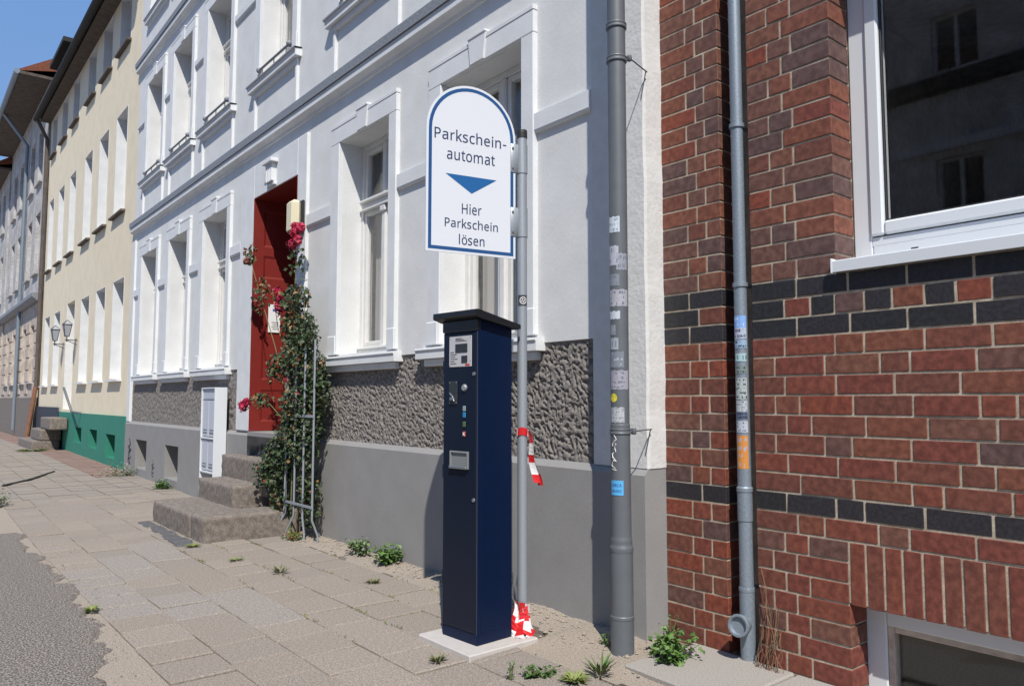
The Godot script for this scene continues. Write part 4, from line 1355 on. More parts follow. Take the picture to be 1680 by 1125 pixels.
# ------------------------------------------------------------------ ticket machine and sign
func ticket_machine() -> void:
	var pad := mb()
	cbox(pad, Vector3(-0.225, -0.05, -0.225), Vector3(0.225, 0.022, 0.225), 0.006, 0.003)
	var po := obj("foundation_slab", pad, mat(Color(0.52, 0.49, 0.47), 0.85, tex.plaster, 0.5, tex.n_fine, 0.2), self)
	po.position = Vector3(-3.275, 0, 0.645)
	po.rotation.y = 0.03
	tag(po, "thin pale square base plate under the blue ticket machine", "base plate")
	var h := thing("ticket_machine", "tall navy blue parking ticket machine with black sloping roof", "ticket machine", Vector3(-3.284, 0.02, 0.6445), 0.08)
	var st := mb()
	cbox(st, Vector3(-0.14, 0, -0.1225), Vector3(0.14, 1.64, 0.1225), 0.006)
	obj("cabinet", st, M.navy, h)
	st = mb()
	cbox(st, Vector3(-0.132, 0.06, 0.118), Vector3(0.134, 1.575, 0.128), 0.004)
	obj("front_door", st, M.navy_front, h)
	st = mb()
	cbox(st, Vector3(-0.1425, 1.585, 0.1), Vector3(0.1425, 1.645, 0.131), 0.005)
	obj("head_band", st, M.cap_black, h)
	# roof plate falling to the back
	st = mb()
	sweep_x(st, [Vector2(0.165, 1.655), Vector2(0.17, 1.662), Vector2(0.168, 1.688), Vector2(0.15, 1.69), Vector2(-0.15, 1.628), Vector2(-0.152, 1.606), Vector2(-0.13, 1.6), Vector2(0.12, 1.642)], -0.175, 0.175)
	obj("roof", st, M.cap_black, h)
	# instruction plate with display and card slot
	var z := 0.128
	st = mb()
	cbox(st, Vector3(-0.082, 1.4, z), Vector3(0.1, 1.56, z + 0.003), 0.001)
	var ip := obj("instruction_plate", st, mat(Color(0.52, 0.52, 0.54), 0.4), h)
	st = mb()
	cbox(st, Vector3(-0.03, 1.475, z + 0.003), Vector3(0.068, 1.52, z + 0.006), 0.001)
	obj("display", st, M.display, ip)
	st = mb()
	cbox(st, Vector3(0.02, 1.42, z + 0.003), Vector3(0.068, 1.457, z + 0.006), 0.001)
	obj("card_slot", st, M.display, ip)
	st = mb()
	for k in 6:
		box(st, Vector3(-0.072, 1.415 + k * 0.012, z + 0.003), Vector3(-0.072 + [0.05, 0.036, 0.06, 0.04, 0.052, 0.03][k], 1.419 + k * 0.012, z + 0.0036))
	for k in 3:
		box(st, Vector3(-0.03, 1.533 + k * 0.007, z + 0.003), Vector3(0.06 - k * 0.02, 1.5365 + k * 0.007, z + 0.0036))
	obj("print", st, M.ink, ip)
	st = mb()
	box(st, Vector3(0.05, 1.404, z + 0.003), Vector3(0.085, 1.414, z + 0.0037))
	obj("print", st, mat(Color(0.5, 0.03, 0.04), 0.5), ip)
	# coin inlet
	st = mb()
	cbox(st, Vector3(-0.08, 1.205, z), Vector3(-0.012, 1.325, z + 0.006), 0.002)
	obj("coin_plate", st, mat(Color(0.03, 0.035, 0.04), 0.4), h)
	st = mb()
	cbox(st, Vector3(-0.06, 1.225, z + 0.006), Vector3(-0.03, 1.24, z + 0.018), 0.002)
	tube(st, [Vector3(-0.07, 1.262, z + 0.008), Vector3(-0.04, 1.245, z + 0.014), Vector3(-0.028, 1.22, z + 0.012)], 0.004, 0.004, 6)
	obj("coin_slot", st, M.steel, h)
	st = mb()
	lathe(st, Vector3.ZERO, [Vector2(0.0, 0.012), Vector2(0.014, 0.012), Vector2(0.0185, 0.006), Vector2(0.0185, 0.0)], 20)
	var lk := obj("round_lock", st, mat(Color(0.25, 0.27, 0.29), 0.4), h)
	lk.position = Vector3(0.045, 1.29, z)
	lk.rotation.x = PI / 2
	var cols := [Color(0.22, 0.3, 0.34), Color(0.02, 0.2, 0.42), Color(0.07, 0.12, 0.06), Color(0.32, 0.05, 0.05)]
	var hs := [1.182, 1.149, 1.101, 1.051]
	for i in 4:
		st = mb()
		cbox(st, Vector3(0.032, hs[i] - 0.014, z), Vector3(0.056, hs[i] + 0.014, z + 0.006), 0.003)
		var b := obj("button", st, mat(cols[i], 0.4), h)
		if i == 3:
			st = mb()
			for s in [-1, 1]:
				tube(st, [Vector3(0.037, hs[i] - 0.007 * s, z + 0.0065), Vector3(0.051, hs[i] + 0.007 * s, z + 0.0065)], 0.002, 0.002, 5)
			obj("cross_mark", st, M.paper, b)
	# seam, hinges, key locks and screws
	st = mb()
	bars(st, -0.1365, 0.1385, 0.055, 1.58, 0.1215, 0.1232, 0.0045, 0.0004)
	obj("door_seam", st, M.ink, h)
	for y in [0.3, 0.85, 1.4]:
		st = mb()
		tube(st, [Vector3(-0.1395, y - 0.035, 0.119), Vector3(-0.1395, y + 0.035, 0.119)], 0.006, 0.006, 10)
		obj("hinge", st, M.navy_front, h)
	for p in [Vector2(0.118, 0.72), Vector2(0.118, 1.36)]:
		st = mb()
		lathe(st, Vector3.ZERO, [Vector2(0.0, 0.004), Vector2(0.004, 0.004), Vector2(0.004, 0.006), Vector2(0.009, 0.006), Vector2(0.0105, 0.0)], 16)
		var lo := obj("key_lock", st, M.steel, h)
		lo.position = Vector3(p.x, p.y, z)
		lo.rotation.x = PI / 2
	for p in [Vector2(-0.074, 1.552), Vector2(0.092, 1.552), Vector2(-0.074, 1.408), Vector2(0.092, 1.43), Vector2(-0.073, 1.318), Vector2(-0.019, 1.318), Vector2(-0.073, 1.212), Vector2(-0.019, 1.212)]:
		st = mb()
		lathe(st, Vector3.ZERO, [Vector2(0.0, 0.002), Vector2(0.0025, 0.002), Vector2(0.0032, 0.0)], 10)
		var sc := obj("screw", st, M.steel, h)
		sc.position = Vector3(p.x, p.y, z + (0.003 if p.y > 1.39 else 0.006))
		sc.rotation.x = PI / 2
	st = mb()
	cbox(st, Vector3(0.1395, 0.06, -0.1), Vector3(0.1415, 1.56, 0.1), 0.001)
	obj("side_panel", st, M.navy, h)
	# ticket tray
	st = mb()
	bars(st, -0.066, 0.082, 0.872, 0.962, z, z + 0.012, 0.01, 0.002)
	box(st, Vector3(-0.056, 0.882, z), Vector3(0.072, 0.952, z + 0.002))
	var tr := obj("ticket_tray", st, mat(Color(0.2, 0.215, 0.22), 0.45), h)
	st = mb()
	cbox(st, Vector3(-0.062, 0.872, z + 0.012), Vector3(0.078, 0.886, z + 0.02), 0.002)
	obj("tray_lip", st, M.steel, tr)

func text(parent: Node, words: String, x0: float, x1: float, y0: float, y1: float, z: float, m: Material) -> void:
	var t := TextMesh.new()
	var f := SystemFont.new()
	f.font_names = PackedStringArray(["Droid Sans"])
	f.font_weight = 500
	t.font = f
	t.text = words
	t.font_size = 64
	t.pixel_size = 0.01
	t.depth = 0.02
	t.curve_step = 0.5
	var bb := t.get_aabb()
	var o := inst("lettering", t, m, parent)
	var sx := (x1 - x0) / bb.size.x
	var sy := (y1 - y0) / bb.size.y
	o.scale = Vector3(sx, sy, 0.05)
	var c := bb.get_center()
	o.position = Vector3((x0 + x1) / 2 - c.x * sx, (y0 + y1) / 2 - c.y * sy, z)

func sign_outline(cx: float, w: float, y0: float, y1: float) -> PackedVector2Array:
	var p := PackedVector2Array()
	p.append(Vector2(cx - w / 2, y0)); p.append(Vector2(cx + w / 2, y0))
	for i in 25:
		var t := PI * i / 24.0
		p.append(Vector2(cx + cos(t) * w / 2, y1 - w / 2 + sin(t) * w / 2))
	return p

func parking_sign() -> void:
	var h := thing("parking_sign", "white round-topped sign with blue border on galvanised post, beside ticket machine", "sign", Vector3(-3.17, 0, 0.43), deg_to_rad(79.0))
	var st := mb()
	lathe(st, Vector3.ZERO, [Vector2(0.0, -0.2), Vector2(0.027, -0.2), Vector2(0.027, 2.7), Vector2(0.0, 2.7)], 28)
	obj("post", st, M.galv, h)
	st = mb()
	lathe(st, Vector3.ZERO, [Vector2(0.0295, 2.69), Vector2(0.0295, 2.72), Vector2(0.028, 2.735), Vector2(0.0, 2.737)], 28)
	obj("post_cap", st, M.black_metal, h)
	var cx := -0.306
	var w := 0.524
	var zf := 0.004
	var o := sign_outline(cx, w, 2.012, 2.924)
	st = mb()
	for i in range(1, o.size() - 1):
		T(st, Vector3(o[0].x, o[0].y, zf), Vector3(o[i].x, o[i].y, zf), Vector3(o[i + 1].x, o[i + 1].y, zf), Vector3.BACK)
		T(st, Vector3(o[0].x, o[0].y, -zf), Vector3(o[i].x, o[i].y, -zf), Vector3(o[i + 1].x, o[i + 1].y, -zf), Vector3.FORWARD)
	for i in o.size():
		var a := o[i]
		var b := o[(i + 1) % o.size()]
		var e := b - a
		Q(st, Vector3(a.x, a.y, zf), Vector3(b.x, b.y, zf), Vector3(b.x, b.y, -zf), Vector3(a.x, a.y, -zf), Vector3(e.y, -e.x, 0))
	var pl := obj("sign_panel", st, M.sign_white, h)
	st = mb()
	var a1 := sign_outline(cx, w - 0.026, 2.025, 2.911)
	var a2 := sign_outline(cx, w - 0.062, 2.043, 2.893)
	for i in a1.size():
		var j := (i + 1) % a1.size()
		Q(st, Vector3(a1[i].x, a1[i].y, zf + 0.0008), Vector3(a1[j].x, a1[j].y, zf + 0.0008), Vector3(a2[j].x, a2[j].y, zf + 0.0008), Vector3(a2[i].x, a2[i].y, zf + 0.0008), Vector3.BACK)
	obj("border", st, M.sign_blue, pl)
	st = mb()
	T(st, Vector3(-0.46, 2.431, zf + 0.0008), Vector3(-0.16, 2.431, zf + 0.0008), Vector3(-0.308, 2.339, zf + 0.0008), Vector3.BACK)
	obj("arrow", st, mat(Color(0.02, 0.12, 0.33), 0.3), pl)
	text(pl, "Parkschein-", -0.523, -0.101, 2.61, 2.672, zf + 0.001, M.sign_text)
	text(pl, "automat", -0.452, -0.171, 2.508, 2.564, zf + 0.001, M.sign_text)
	text(pl, "Hier", -0.365, -0.250, 2.226, 2.281, zf + 0.001, M.sign_text)
	text(pl, "Parkschein", -0.462, -0.152, 2.148, 2.198, zf + 0.001, M.sign_text)
	text(pl, "lösen", -0.381, -0.232, 2.061, 2.116, zf + 0.001, M.sign_text)
	for y in [2.57, 2.215]:
		st = mb()
		lathe(st, Vector3(0, y, 0), [Vector2(0.027, -0.08), Vector2(0.0305, -0.08), Vector2(0.0305, 0.08), Vector2(0.027, 0.08)], 28)
		cbox(st, Vector3(-0.075, y - 0.08, zf), Vector3(-0.02, y + 0.08, zf + 0.004), 0.001)
		cbox(st, Vector3(-0.075, y - 0.08, -zf - 0.004), Vector3(-0.02, y + 0.08, -zf), 0.001)
		var c := obj("clamp", st, M.galv, h)
		for s in [-0.055, 0.055]:
			st = mb()
			lathe(st, Vector3.ZERO, [Vector2(0.0, 0.006), Vector2(0.006, 0.005), Vector2(0.0075, 0.0)], 10)
			var b := obj("bolt", st, M.steel, c)
			b.position = Vector3(-0.062, y + s, zf + 0.004)
			b.rotation.x = PI / 2
	st = mb()
	patch(st, Vector3.ZERO, 0.0276, -1.4, 0.6, 1.755, 1.815)
	var sk := obj("sticker", st, M.ink, h)
	st = mb()
	for k in 16:
		var t0 := TAU * k / 16
		var t1 := TAU * (k + 1) / 16
		var q := func(t: float, r: float) -> Vector3:
			var an: float = -0.3 + cos(t) * r / 0.028
			return Vector3(sin(an), 0, cos(an)) * 0.0281 + Vector3.UP * (1.785 + sin(t) * r)
		Q(st, q.call(t0, 0.016), q.call(t1, 0.016), q.call(t1, 0.02), q.call(t0, 0.02), Vector3(-0.3, 0, 0.95))
		if k % 4 < 2:
			Q(st, q.call(t0, 0.004), q.call(t1, 0.004), q.call(t1, 0.011), q.call(t0, 0.011), Vector3(-0.3, 0, 0.95))
	obj("emblem", st, M.paper, sk)
	barrier_tapes()

# ribbon through points; the stripe changes every few centimetres, slanted
func ribbon(st: SurfaceTool, pts: Array, across: Array, w: float, phase: float) -> void:
	var red_ := Color(0.6, 0.02, 0.025)
	var wh := Color(0.78, 0.78, 0.78)
	var run := phase
	st.set_smooth_group(-1)
	for i in pts.size() - 1:
		var a: Vector3 = pts[i]
		var b: Vector3 = pts[i + 1]
		var ua: Vector3 = across[i].normalized() * w / 2
		var ub: Vector3 = across[i + 1].normalized() * w / 2
		st.set_color(red_ if fmod(run, 0.12) < 0.06 else wh)
		var n: Vector3 = (b - a).cross(ua)
		var sl := (b - a) * 0.35
		Q(st, a - ua, a + ua + sl, b + ub + sl, b - ub, n)
		run += a.distance_to(b)

func barrier_tapes() -> void:
	var c := Vector3(-3.17, 0, 0.43)
	var h := thing("barrier_tape", "red and white tape knotted round the post with a hanging tail", "barrier tape", c)
	var st := mb()
	var pts := []
	var acr := []
	for i in 25:
		var t := TAU * i / 24.0
		pts.append(Vector3(sin(t), 0, cos(t)) * 0.033 + Vector3.UP * (1.075 + 0.006 * sin(t * 2)))
		acr.append(Vector3.UP + Vector3(0.1 * sin(t), 0, 0))
	ribbon(st, pts, acr, 0.04, 0.0)
	obj("loop", st, M.tape, h)
	for k in 2:
		st = mb()
		pts = []
		acr = []
		for i in 14:
			var t := i / 13.0
			var y := 1.085 - 0.27 * t - (0.015 if k else 0.0)
			pts.append(Vector3(0.033 + 0.055 * sqrt(t) + 0.012 * sin(t * 7 + k), y, -0.012 - 0.02 * k + 0.01 * sin(t * 5)))
			acr.append(Vector3(0.7, 0.15, 0.3 - 0.9 * t + k * 0.5))
		ribbon(st, pts, acr, 0.036, 0.03 * k)
		obj("tail", st, M.tape, h)
	h = thing("barrier_tape", "crumpled heap of red and white tape at the foot of the post", "barrier tape", c)
	# limp strips hanging from the knot and lying folded on the ground
	for k in 8:
		st = mb()
		pts = []
		acr = []
		var an: float = [-0.9, -0.3, 0.2, 0.7, 1.2, 1.8, -1.5, 0.45][k]
		var out_: float = [0.17, 0.13, 0.09, 0.1, 0.08, 0.07, 0.1, 0.06][k]
		var top: float = [0.16, 0.14, 0.17, 0.12, 0.15, 0.11, 0.13, 0.1][k]
		var d := Vector3(sin(an), 0, cos(an))
		var tg := Vector3(cos(an), 0, -sin(an))
		for i in 13:
			var t := i / 12.0
			var rad := 0.029 + (out_ - 0.029) * smoothstep(0.1, 1.0, t)
			var y := lerpf(top, 0.014, smoothstep(0.0, 0.8, t)) + 0.012 * sin(t * 8.0 + k * 1.7) * (1.0 - t * 0.5)
			pts.append(d * rad + tg * (0.025 * sin(t * 5.0 + k) * t) + Vector3.UP * maxf(0.01, y))
			acr.append(tg + Vector3.UP * 0.55 * sin(t * 4.0 + k * 2.0) + d * 0.4 * cos(t * 5.0 + k))
		ribbon(st, pts, acr, 0.055, 0.035 * k)
		obj("strip", st, M.tape, h)
	st = mb()
	pts = []
	acr = []
	for i in 19:
		var t := TAU * i / 18.0
		pts.append(Vector3(sin(t), 0, cos(t)) * (0.031 + 0.006 * sin(t * 3.0)) + Vector3.UP * (0.155 + 0.008 * sin(t * 2.0)))
		acr.append(Vector3.UP + Vector3(0.2 * sin(t), 0, 0.2))
	ribbon(st, pts, acr, 0.05, 0.02)
	obj("loop", st, M.tape, h)

# ------------------------------------------------------------------ by the door
func stone_block(called: String, a: Vector3, b: Vector3, parent: Node, m: Material) -> void:
	# worn block: subdivided box with rounded, uneven edges
	var st := mb(true)
	var n := FastNoiseLite.new()
	n.seed = int(absf(a.x * 31 + b.y * 77))
	n.frequency = 4.0
	n.fractal_octaves = 4
	var c := (a + b) / 2
	var s := (b - a) / 2
	var r := 0.014
	var warp := func(p: Vector3) -> Vector3:
		var q := p
		var e := Vector3(maxf(0, absf(q.x) - (s.x - r)), maxf(0, absf(q.y) - (s.y - r)), maxf(0, absf(q.z) - (s.z - r)))
		if e.length() > r:
			var k := e.normalized() * r
			q = Vector3(signf(q.x) * (minf(absf(q.x), s.x - r) + k.x), signf(q.y) * (minf(absf(q.y), s.y - r) + k.y), signf(q.z) * (minf(absf(q.z), s.z - r) + k.z))
		var w := c + q
		return w + Vector3(n.get_noise_3d(w.x * 2, w.y * 2, w.z * 2), n.get_noise_3d(w.x * 2 + 9, w.y * 2, w.z * 2), n.get_noise_3d(w.x * 2, w.y * 2 + 9, w.z * 2)) * 0.01
	for ax in 3:
		var u := (ax + 1) % 3
		var v := (ax + 2) % 3
		var nu := int(clampf(s[u] * 2 / 0.03, 3, 60))
		var nv := int(clampf(s[v] * 2 / 0.03, 3, 60))
		for side in [-1.0, 1.0]:
			var nrm := Vector3.ZERO
			nrm[ax] = side
			for i in nu:
				for j in nv:
					var q := []
					for d in [[0, 0], [1, 0], [1, 1], [0, 1]]:
						var p := Vector3.ZERO
						p[ax] = side * s[ax]
						p[u] = lerpf(-s[u], s[u], float(i + d[0]) / nu)
						p[v] = lerpf(-s[v], s[v], float(j + d[1]) / nv)
						q.append(warp.call(p))
					Q(st, q[0], q[1], q[2], q[3], nrm)
	obj(called, st, m, parent)

func door_steps() -> void:
	var h := thing("stone_steps", "worn sandstone steps up to the red doorway of the white house", "steps")
	stone_block("step", Vector3(-8.55, -0.12, 0.42), Vector3(-7.3, 0.21, 0.93), h, M.sandstone)
	stone_block("step", Vector3(-7.29, -0.12, 0.02), Vector3(-6.92, 0.22, 0.92), h, M.sandstone)
	stone_block("step", Vector3(-8.52, 0.0, 0.02), Vector3(-7.45, 0.415, 0.49), h, M.sandstone)
	stone_block("step", Vector3(-8.62, 0.3, 0.012), Vector3(-7.3, 0.645, 0.22), h, M.sandstone)
	stone_block("step", Vector3(-8.55, -0.1, 0.1), Vector3(-7.3, 0.195, 0.415), h, M.sandstone)

func mailbox() -> void:
	var h := thing("mailbox", "tall white sheet metal box frame with glazed panels, before the grey plinth", "mailbox", Vector3(-9.37, 0.3, 0.0))
	var st := mb()
	var y1 := 1.09
	var d := 0.15
	cbox(st, Vector3(0.235, -0.28, 0.005), Vector3(0.25, y1, d), 0.002)
	cbox(st, Vector3(-0.25, -0.28, 0.005), Vector3(-0.235, y1, d), 0.002)
	cbox(st, Vector3(-0.235, y1 - 0.015, 0.005), Vector3(0.235, y1, d), 0.002)
	for y in [0.37, 0.755]:
		pass
	cbox(st, Vector3(-0.235, 0.08, 0.005), Vector3(0.235, 0.1, d), 0.002)
	cbox(st, Vector3(-0.235, 0.48, 0.005), Vector3(0.235, 0.5, d), 0.002)
	cbox(st, Vector3(-0.235, 0.08, 0.005), Vector3(0.235, y1 - 0.016, 0.012), 0.001)
	obj("casing", st, M.pvc, h)
	for r in [[0.11, 0.47], [0.51, 0.94]]:
		st = mb()
		cbox(st, Vector3(-0.225, r[0], d - 0.03), Vector3(-0.008, r[1], d - 0.015), 0.003)
		cbox(st, Vector3(0.008, r[0], d - 0.03), Vector3(0.225, r[1], d - 0.015), 0.003)
		var p := obj("flap", st, mat(Color(0.5, 0.53, 0.6), 0.4), h)
		st = mb()
		for x in [-0.12, 0.12]:
			cbox(st, Vector3(x - 0.07, r[0] + 0.04, d - 0.015), Vector3(x + 0.07, r[0] + 0.055, d - 0.008), 0.002)
			cbox(st, Vector3(x - 0.07, r[0] + 0.075, d - 0.015), Vector3(x + 0.07, r[0] + 0.085, d - 0.01), 0.002)
		obj("letter_slot", st, M.steel, p)
	st = mb()
	bars(st, -0.225, 0.225, 0.95, 1.07, d - 0.03, d - 0.01, 0.012, 0.002)
	box(st, Vector3(-0.21, 0.965, d - 0.028), Vector3(0.21, 1.055, d - 0.02))
	obj("name_panel", st, mat(Color(0.45, 0.48, 0.55), 0.3), h)

func wall_lamp() -> void:
	var h := thing("wall_lamp", "cream house number lamp with dark back plate on the door surround", "wall lamp", Vector3(-7.14, 3.05, -0.01))
	var st := mb()
	cbox(st, Vector3(-0.09, -0.17, 0.0), Vector3(0.09, 0.17, 0.03), 0.01)
	obj("back_plate", st, M.black_metal, h)
	st = mb()
	cbox(st, Vector3(-0.085, -0.165, 0.03), Vector3(0.085, 0.165, 0.13), 0.03)
	obj("shade", st, M.cream, h)

func notice() -> void:
	var h := thing("paper_notice", "white printed notice sheet pinned to the red door jamb", "notice", Vector3(-8.4365, 2.17, -0.27))
	var st := mb()
	cbox(st, Vector3(0.0, -0.16, -0.07), Vector3(0.003, 0.16, 0.07), 0.0005)
	obj("sheet", st, M.paper, h)
	st = mb()
	box(st, Vector3(0.003, 0.08, -0.03), Vector3(0.0036, 0.11, 0.02))
	obj("print", st, M.ink_blue, h)
	st = mb()
	for k in 4:
		box(st, Vector3(0.003, -0.05 - k * 0.025, -0.05), Vector3(0.0036, -0.042 - k * 0.025, 0.03 - 0.012 * (k % 2)))
	obj("print", st, M.ink, h)

func trellis() -> void:
	var h := thing("trellis", "galvanised tube trellis with bent feet holding the climbing rose", "trellis")
	var z := 0.19
	var xs := [-6.9, -6.71, -6.52, -6.32]
	var feet := [Vector3(-6.98, -0.02, 0.25), Vector3(-6.81, -0.02, 0.22), Vector3(-6.5, 0.0, 0.18), Vector3(-6.33, 0.0, 0.13)]
	var tops := [1.62, 1.7, 1.74, 1.78]
	for i in 4:
		var st := mb()
		var f: Vector3 = feet[i]
		tube(st, [f, f + Vector3(0, 0.06, 0), Vector3(xs[i], 0.2, z), Vector3(xs[i], 0.26, z), Vector3(xs[i], tops[i], z)], 0.01, 0.01, 8)
		obj("rod", st, M.galv, h)
	var st2 := mb()
	tube(st2, [Vector3(-7.04, -0.02, 0.27), Vector3(-7.04, 0.06, 0.26), Vector3(-6.9, 0.2, 0.2), Vector3(-6.87, 1.5, 0.2)], 0.011, 0.011, 8)
	obj("rod", st2, M.galv, h)
	for y in [0.31, 1.1]:
		st2 = mb()
		cbox(st2, Vector3(-6.92, y - 0.012, z + 0.012), Vector3(-6.3, y + 0.012, z + 0.018), 0.002)
		obj("cross_bar", st2, M.galv, h)

func leaf(st: SurfaceTool, p: Vector3, dir: Vector3, up: Vector3, l: float, w: float, col: Color) -> void:
	var d := dir.normalized()
	var s := d.cross(up).normalized() * w
	var u := s.cross(d).normalized()
	st.set_color(col)
	var a := p
	var b := p + d * l * 0.5 + s * 0.5 + u * w * 0.18
	var c := p + d * l - u * l * 0.12
	var e := p + d * l * 0.5 - s * 0.5 + u * w * 0.18
	var m := p + d * l * 0.5
	for t in [[a, m, b], [a, e, m], [m, c, b], [m, e, c]]:
		st.add_vertex(t[0]); st.add_vertex(t[1]); st.add_vertex(t[2])

func rvec(r: RandomNumberGenerator) -> Vector3:
	return Vector3(r.randfn(), r.randfn(), r.randfn()).normalized()

func bloom(st: SurfaceTool, c: Vector3, r: float, rg: RandomNumberGenerator, base: Color) -> void:
	for k in 34:
		var d := (rvec(rg) + Vector3(0.25, 0.2, 0.35)).normalized()
		var t := d.cross(rvec(rg)).normalized()
		var rr := r * rg.randf_range(0.45, 0.95)
		var l := r * rg.randf_range(0.7, 1.0)
		leaf(st, c + d * rr * 0.8 - t * l * 0.5, t + d * rg.randf_range(-0.3, 0.5), d, l, l * 0.95, base * rg.randf_range(0.6, 1.25))

func climbing_rose() -> void:
	var h := thing("climbing_rose", "tall climbing rose with dark red blooms beside the red doorway", "rose bush", Vector3(-6.95, 0, 0.12))
	var r := RandomNumberGenerator.new()
	r.seed = 42
	var O := Vector3(-6.95, 0, 0.12)
	# canes, in world coordinates
	var canes := [
		[Vector3(-7.0, 0, 0.15), Vector3(-7.02, 0.6, 0.16), Vector3(-6.95, 1.3, 0.13), Vector3(-7.0, 2.0, 0.12), Vector3(-6.93, 2.55, 0.12), Vector3(-6.91, 2.88, 0.11)],
		[Vector3(-6.9, 0, 0.14), Vector3(-6.85, 0.7, 0.15), Vector3(-6.8, 1.4, 0.14), Vector3(-6.7, 1.9, 0.12), Vector3(-6.72, 2.3, 0.13)],
		[Vector3(-6.8, 0, 0.12), Vector3(-6.7, 0.6, 0.14), Vector3(-6.6, 1.2, 0.12), Vector3(-6.5, 1.6, 0.12), Vector3(-6.45, 1.85, 0.13)],
		[Vector3(-7.0, 1.2, 0.15), Vector3(-7.2, 1.75, 0.2), Vector3(-7.5, 2.2, 0.22), Vector3(-7.85, 2.6, 0.2), Vector3(-8.1, 2.85, 0.16)],
		[Vector3(-6.95, 1.0, 0.15), Vector3(-7.25, 1.2, 0.22), Vector3(-7.6, 1.25, 0.24), Vector3(-7.88, 1.18, 0.24)],
		[Vector3(-6.95, 1.5, 0.14), Vector3(-7.2, 1.95, 0.18), Vector3(-7.32, 2.35, 0.2)],
	]
	for k in canes.size():
		var st := mb()
		var pts := []
		for p in canes[k]:
			pts.append(p - O)
		tube(st, pts, 0.009 if k < 3 else 0.005, 0.003, 6)
		obj("cane", st, M.cane if k != 2 else M.bark, h)
	var st := mb()
	var greens := [Color(0.03, 0.055, 0.02), Color(0.042, 0.072, 0.024), Color(0.06, 0.09, 0.035), Color(0.026, 0.045, 0.02), Color(0.08, 0.1, 0.045)]
	var browns := [Color(0.2, 0.1, 0.04), Color(0.25, 0.14, 0.05), Color(0.17, 0.05, 0.03)]
	# thick clumps: centre, radii, leaves, share of withered leaves
	var clumps := [
		[Vector3(-7.08, 0.62, 0.2), Vector3(0.22, 0.28, 0.13), 420, 0.05], [Vector3(-6.85, 0.85, 0.17), Vector3(0.26, 0.25, 0.12), 420, 0.05],
		[Vector3(-6.8, 1.2, 0.17), Vector3(0.24, 0.25, 0.12), 330, 0.08], [Vector3(-6.48, 1.1, 0.14), Vector3(0.17, 0.45, 0.08), 340, 0.08],
		[Vector3(-6.75, 1.62, 0.16), Vector3(0.28, 0.22, 0.12), 420, 0.15], [Vector3(-6.62, 1.85, 0.15), Vector3(0.2, 0.2, 0.1), 230, 0.05],
		[Vector3(-6.93, 1.92, 0.15), Vector3(0.17, 0.22, 0.08), 220, 0.4], [Vector3(-6.85, 2.2, 0.15), Vector3(0.18, 0.15, 0.1), 150, 0.2],
		[Vector3(-6.55, 0.4, 0.12), Vector3(0.18, 0.3, 0.08), 260, 0.1], [Vector3(-7.0, 0.3, 0.2), Vector3(0.16, 0.14, 0.1), 110, 0.2],
		[Vector3(-7.15, 1.55, 0.2), Vector3(0.14, 0.16, 0.1), 110, 0.35], [Vector3(-7.12, 2.18, 0.18), Vector3(0.12, 0.14, 0.06), 40, 0.6],
		[Vector3(-6.36, 1.35, 0.12), Vector3(0.12, 0.32, 0.07), 190, 0.1], [Vector3(-6.92, 2.6, 0.13), Vector3(0.16, 0.22, 0.07), 34, 0.1],
		[Vector3(-7.55, 2.3, 0.22), Vector3(0.2, 0.22, 0.06), 60, 0.8], [Vector3(-8.02, 2.8, 0.18), Vector3(0.16, 0.12, 0.05), 34, 0.5],
		[Vector3(-7.45, 1.25, 0.23), Vector3(0.26, 0.08, 0.05), 60, 0.4], [Vector3(-7.3, 0.55, 0.25), Vector3(0.14, 0.16, 0.1), 120, 0.05],
	]
	for c in clumps:
		for i in int(c[2] * 1.9):
			var q := rvec(r) * pow(r.randf(), 0.4)
			var p: Vector3 = c[0] + q * c[1] * Vector3(1.1, 1.0, 0.95) - O + Vector3(0, 0, -0.005)
			var dir := rvec(r) + Vector3(0, -0.3, 0.3)
			var col: Color = browns[r.randi() % 3] if r.randf() < c[3] * 0.6 else greens[r.randi() % 5]
			var l := r.randf_range(0.03, 0.058)
			leaf(st, p, dir, (rvec(r) + Vector3(0.3, 0.8, 0.5)).normalized(), l, l * 0.72, col)
	stuff(obj("foliage", st, M.leaf, h))
	var blooms := [Vector3(-6.95, 2.92, 0.13), Vector3(-6.9, 2.84, 0.15), Vector3(-6.84, 2.88, 0.12), Vector3(-6.86, 2.76, 0.14), Vector3(-6.98, 2.74, 0.14), Vector3(-7.1, 2.22, 0.2), Vector3(-7.17, 2.3, 0.2), Vector3(-7.13, 2.14, 0.2), Vector3(-7.9, 1.17, 0.25), Vector3(-7.95, 1.2, 0.24), Vector3(-7.8, 1.22, 0.24), Vector3(-8.05, 2.72, 0.18), Vector3(-7.0, 2.86, 0.12)]
	for i in blooms.size():
		st = mb()
		bloom(st, blooms[i] - O, r.randf_range(0.05, 0.068), r, Color(0.42, 0.015, 0.06) if i != 11 else Color(0.25, 0.08, 0.06))
		obj("bloom", st, M.petal, h)

